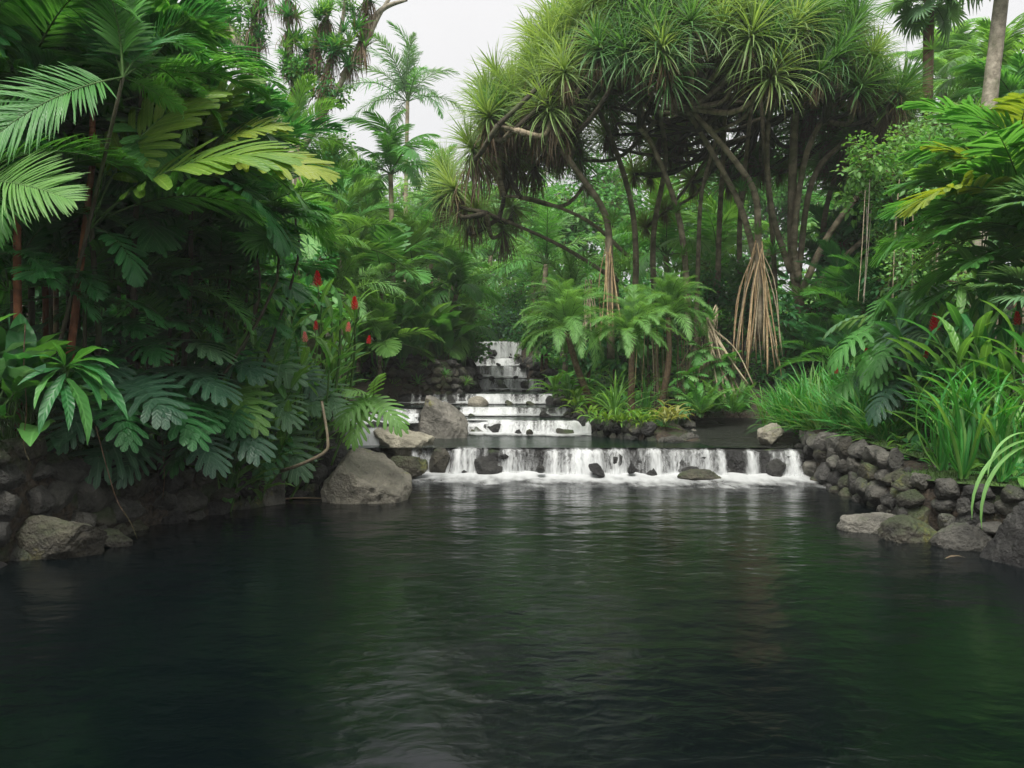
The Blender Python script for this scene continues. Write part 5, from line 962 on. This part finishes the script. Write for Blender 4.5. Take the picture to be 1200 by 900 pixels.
for x, y, d, m in sorted([(420, 360, 19, 'fresh'), (445, 390, 18.6, 'fresh'), (470, 375, 21, 'fresh'), (500, 385, 22, 'fresh'), (525, 390, 22.5, 'mid'), (548, 385, 24, 'mid'), (565, 388, 27.5, 'deep'), (590, 385, 28, 'deep'), (615, 385, 27.8, 'deep'), (635, 395, 24, 'dark'), (575, 360, 28.5, 'fresh'), (640, 360, 24, 'fresh'), (400, 340, 17, 'fresh'), (430, 310, 21, 'pale'), (330, 330, 14, 'dark'), (310, 300, 15, 'dark'), (350, 290, 16, 'fresh'), (280, 330, 13, 'dark'), (600, 360, 29, 'dark'), (530, 300, 27, 'pale'), (480, 300, 26, 'pale'), (555, 330, 29, 'pale'), (690, 390, 19, 'dark'), (720, 400, 19, 'dark'), (760, 400, 19.5, 'dark'), (830, 350, 20, 'dark'), (870, 370, 19.5, 'dark'), (920, 400, 17.5, 'dark'), (860, 330, 21, 'mid'), (965, 400, 18, 'dark')]):
    if x < 545 and m not in ('dark', 'deep'):
        p = W(x, y + 15, d); b = gz(p.x, p.y); t = thing('understorey_palm', '%s low bright palm from the torch flower towards the topmost waterfall' % ORD[globals().setdefault('lowp', [-1]).append(0) or len(lowp) - 2], 'palm', b, 'low palms beyond the gingers')
        tube_part(t, 'trunk', [b - UP * .1, b.lerp(p, .5), p], .05, .04, MB_['grey'], 6, 6); spray(t, R.choice(['areca', 'coco', 'plume', 'broad']), p, 12, u(1.2, 1.7), (1.35, -.3), [ML[m], ML['fresh'], ML['pale']], name='frond')
        continue
    p = W(x, y, d); b = gz(p.x, p.y); b.z = min(b.z, p.z - .3)
    zone = 'behind the gingers' if x < 400 else 'round the topmost waterfall' if x < 660 else 'behind the small date palms' if x < 800 else 'behind the orange prop roots'
    cnt = globals().setdefault('shrub_count', {}); cnt[zone] = cnt.get(zone, 0) + 1
    tree('%s leafy shrub from the dark thicket %s' % (ORD[cnt[zone] - 1], zone), b, [b, b.lerp(p, .5), p], .05, [], [(p, (.8, .6, .7), 11)], [ML[m], ML[m], ML['mid']], R.choice(['clump', 'clump_big']), 'brown', (.7, 1.1), 'shrubs behind the waterfalls', 'flowerbed_shrub', 'shrub')
for i, x in enumerate(sorted(u(400, 545) for _ in range(16))):
    d = interp(x, [(400, 17), (545, 22)]) + u(-.5, 2); p = W(x, u(350, 410), d); b = gz(p.x, p.y)
    plant('heliconia', '%s banana-like plant from the torch flower, behind the mossy block wall' % ORD[i], 'plant', b, 'banana' if i % 2 else 'long_leaf', 8, u(1.2, 1.9), (1.45, .5), [ML['fresh'], ML['mid']], 'banana-like plants behind the mossy wall', lj=.25)
for i in range(9):
    x = 430 + i * 12 + u(-4, 4); d = 21.5 + u(-.5, 1); A = gz(px2x(x, d), d); B = W(x + u(-6, 6), u(330, 370), d); t = thing('bare_cane', '%s thin bare cane from the gingers, upright behind the mossy block wall' % ORD[i], 'cane', A, 'bare canes behind the mossy wall'); tube_part(t, 'stem', [A, A.lerp(B, .5), B], .03, .02, MB_['green'], 6, 6)
    spray(t, 'long_leaf', B, 5, .8, (1.2, .1), ML['fresh'])
for i, (x, y) in enumerate([(440, 440), (470, 432), (500, 430), (460, 455), (520, 440), (535, 458), (545, 450), (415, 455), (490, 450)]):
    p = W(x, y, 19.4 if x < 535 else 19.9); put('bromeliad', R.choice(LIB['spiky']), None, Matrix.Translation(p) @ rot(u(0, 6), .5, 0) @ Matrix.Scale(u(.2, .3), 4), ML[R.choice(['mid', 'fresh'])], label='small green tuft growing from the mossy block wall', cat='plant', group='tufts on the mossy wall')

# epiphyte-laden tree against the sky
d = 19.5
et = tree('tall pale-barked tree smothered in epiphytes against the sky', gz(px2x(345, d), d), [gz(px2x(365, d), d), W(358, 250, d), W(338, 170, d), W(316, 120, d), W(285, 60, d), W(240, -5, d)], .22,
     [[W(338, 170, d), W(345, 110, d), W(340, 50, d), W(338, -30, d)], [W(345, 190, d), W(376, 140, d), W(402, 95, d), W(425, 45, d), W(432, -10, d)], [W(425, 40, d), W(450, 12, d), W(478, 2, d)], [W(402, 92, d), W(425, 60, d), W(445, 20, d), W(470, -20, d)], [W(345, 110, d), W(368, 60, d), W(388, 10, d), W(395, -40, d)], [W(316, 120, d), W(298, 70, d), W(300, 20, d), W(310, -30, d)], [W(376, 140, d), W(382, 90, d), W(400, 40, d), W(408, -20, d)]],
     [(W(360, 60, d), (.6, .5, 1.1), 9), (W(290, 45, d), (.5, .4, .6), 6), (W(410, 10, d), (.5, .5, .4), 5), (W(265, 10, d), (.4, .4, .4), 5), (W(380, 185, d), (.8, .5, .5), 8), (W(395, 100, d), (.5, .4, .5), 5)], [ML['mid'], ML['dark'], ML['fresh']], s=(.45, .8), bark='pale', name='epiphyte_tree')
def along(pts, q):
    P = bez([W(x, y, d) for x, y in pts], 20); return Vector(at(P, q))
for pts, n in (([(316, 120), (285, 60), (240, -5)], 17), ([(345, 110), (340, 50), (338, -20)], 18), ([(402, 95), (425, 45), (432, -10)], 12), ([(345, 110), (368, 60), (388, 10)], 20), ([(376, 140), (382, 90), (400, 40)], 12), ([(298, 70), (300, 20), (310, -20)], 10)):
    for k in range(n):
        p = along(pts, R.random()) + Vector((u(-.18, .18), u(-.3, .05), u(-.1, .1)))
        put('epiphyte_bromeliad', R.choice(LIB['spiky']), None, Matrix.Translation(p) @ rot(u(0, 6), u(-.7, .7), u(-.7, .7)) @ Matrix.Scale(u(.3, .55), 4), ML[R.choice(['dark', 'mid', 'fresh', 'dark'])], label='spiky bromeliad clinging to the limbs of the tall epiphyte tree', cat='bromeliad', group='bromeliads on the epiphyte tree')
    for k in range(5):
        p = along(pts, R.random()); put('dead_leaf_skirt', R.choice(LIB['skirt']), et, Matrix.Translation(p) @ Matrix.Scale(u(.5, .8), 4))

# ------------------------------------------------------------------ far trees
for i, (x, y, dd, m, rr_) in enumerate(sorted([(395, 275, 38, 'pale', 2.2), (440, 265, 44, 'grey', 2.6), (520, 265, 46, 'grey', 2.6), (560, 255, 42, 'pale', 2.4), (300, 230, 34, 'mid', 2.4), (480, 270, 38, 'pale', 2.4), (610, 260, 38, 'pale', 2.6), (350, 250, 46, 'grey', 2.2), (410, 245, 50, 'grey', 2.2), (680, 240, 40, 'mid', 3.), (750, 250, 38, 'mid', 3.), (830, 250, 40, 'mid', 3.2), (900, 230, 40, 'mid', 3.), (980, 210, 38, 'mid', 3.), (1050, 200, 38, 'pale', 2.6), (1120, 190, 38, 'pale', 2.6), (1190, 190, 36, 'pale', 2.6), (1240, 150, 26, 'mid', 2.4), (230, 230, 30, 'mid', 2.6), (160, 140, 24, 'dark', 2.6), (80, 100, 20, 'dark', 2.6), (10, 60, 18, 'dark', 2.6), (-70, 60, 16, 'dark', 2.6)])):
    p = W(x, y, dd); b = gz(p.x, p.y)
    tree('%s rounded tree from the dark thicket in the hazy far woods' % (ORD + ['seventeenth', 'eighteenth', 'nineteenth', 'twentieth', 'twenty-first', 'twenty-second', 'twenty-third', 'twenty-fourth'])[i], b, [b, b.lerp(p, .6), p], .2, [[b.lerp(p, .6), p + Vector((1.2, 0, .6))], [b.lerp(p, .5), p + Vector((-1.3, .2, .2))]], [(p, (rr_, rr_ * .8, rr_ * .75), 34), (p - UP * 2.2, (rr_, rr_ * .8, rr_ * .8), 20)], [ML[m], ML['mid']], 'clump', 'grey', (1.5, 2.4), 'trees beyond the garden')
for i in range(17):
    X = -13 + i * 1.75 + u(-.4, .4); Y = 31.5 + u(-1, 2.5); c = Vector((X, Y, u(3.6, 5.2))); b = gz(X, Y)
    tree('%s bushy tree from the dark thicket in the low belt behind the falls' % (ORD + ['seventeenth'])[i], b, [b, b.lerp(c, .6), c], .1, [], [(c, (1.5, .9, 1.6), 15)], [ML['mid'], ML['fresh'], ML['dark']], R.choice(['clump', 'clump_big']), 'grey', (1.1, 1.8), 'bushy belt behind the falls')
# dense ground cover: uncountable small leaves over both banks
def cover(label, n, sampler, size, mats, lname_fn):
    mb = MB()
    for _ in range(n):
        x, y = sampler()
        p = np.array([x, y, ground_z(x, y)]) + np.array([0, 0, u(0, .12)]); a = u(0, 6.28); e = u(.1, 1.2); l = size * u(.5, 1.5); dv = np.array(dirv(a, e)); ts = np.linspace(0, 1, 5)
        pts = p + np.outer(ts, dv) * l; pts[:, 2] -= ts ** 2 * l * .4
        mb.strip(pts, np.array([.2, .8, 1, .6, .03]) * l * u(.12, .26), (-math.sin(a), math.cos(a), 0), .25, tint=R.random(), mi=R.randrange(len(mats)))
    return put('undergrowth', mb.mesh('undergrowth', mats), kind='stuff', label=label, cat='undergrowth')
def s_left():
    while True:
        y = u(4, 28); x = interp(y, LEFT) - .55 - abs(R.gauss(0, 2.2))
        return x, y
def s_right():
    while True:
        y = u(7, 28); x = interp(y, RIGHT) + .3 + abs(R.gauss(0, 3))
        if 12.2 < y < 17.4 and x < 5.6 and x > 2.9: continue
        if y < 12.5 and x < 4.7: continue
        return x, y
def s_back(): return u(-16, 16), u(27.5, 40)
cover('low leafy undergrowth carpeting the dark stone bank side', 7500, s_left, .18, [ML['dark'], ML['mid'], ML['deep']], None)
cover('low leafy undergrowth carpeting the orange root side', 6500, s_right, .24, [ML['mid'], ML['dark'], ML['fresh']], None)
cover('leafy undergrowth beyond the topmost waterfall', 5000, s_back, .7, [ML['mid'], ML['dark'], ML['fresh']], None)

# ------------------------------------------------------------------ humid air
hb = MB(); x0, x1, y0, y1, z0, z1 = -170, 170, -62, 420, -2.5, 16.
hb.add([(x0, y0, z0), (x1, y0, z0), (x1, y1, z0), (x0, y1, z0), (x0, y0, z1), (x1, y0, z1), (x1, y1, z1), (x0, y1, z1)], [(0, 3, 2, 1), (4, 5, 6, 7), (0, 1, 5, 4), (1, 2, 6, 5), (2, 3, 7, 6), (3, 0, 4, 7)], [(0, 0, .5, 0)] * 8)
hm, nt, N, L = nodes('humid_air'); pv = N('ShaderNodeVolumePrincipled'); pv.inputs['Color'].default_value = (.93, .96, .95, 1); pv.inputs['Density'].default_value = .001
o_ = N('ShaderNodeOutputMaterial'); L(pv.outputs[0], o_.inputs['Volume'])
put('haze', hb.mesh('haze', [hm], False), kind='stuff', label='thin humid haze over the garden', cat='haze')
cy.volume_bounces = 0
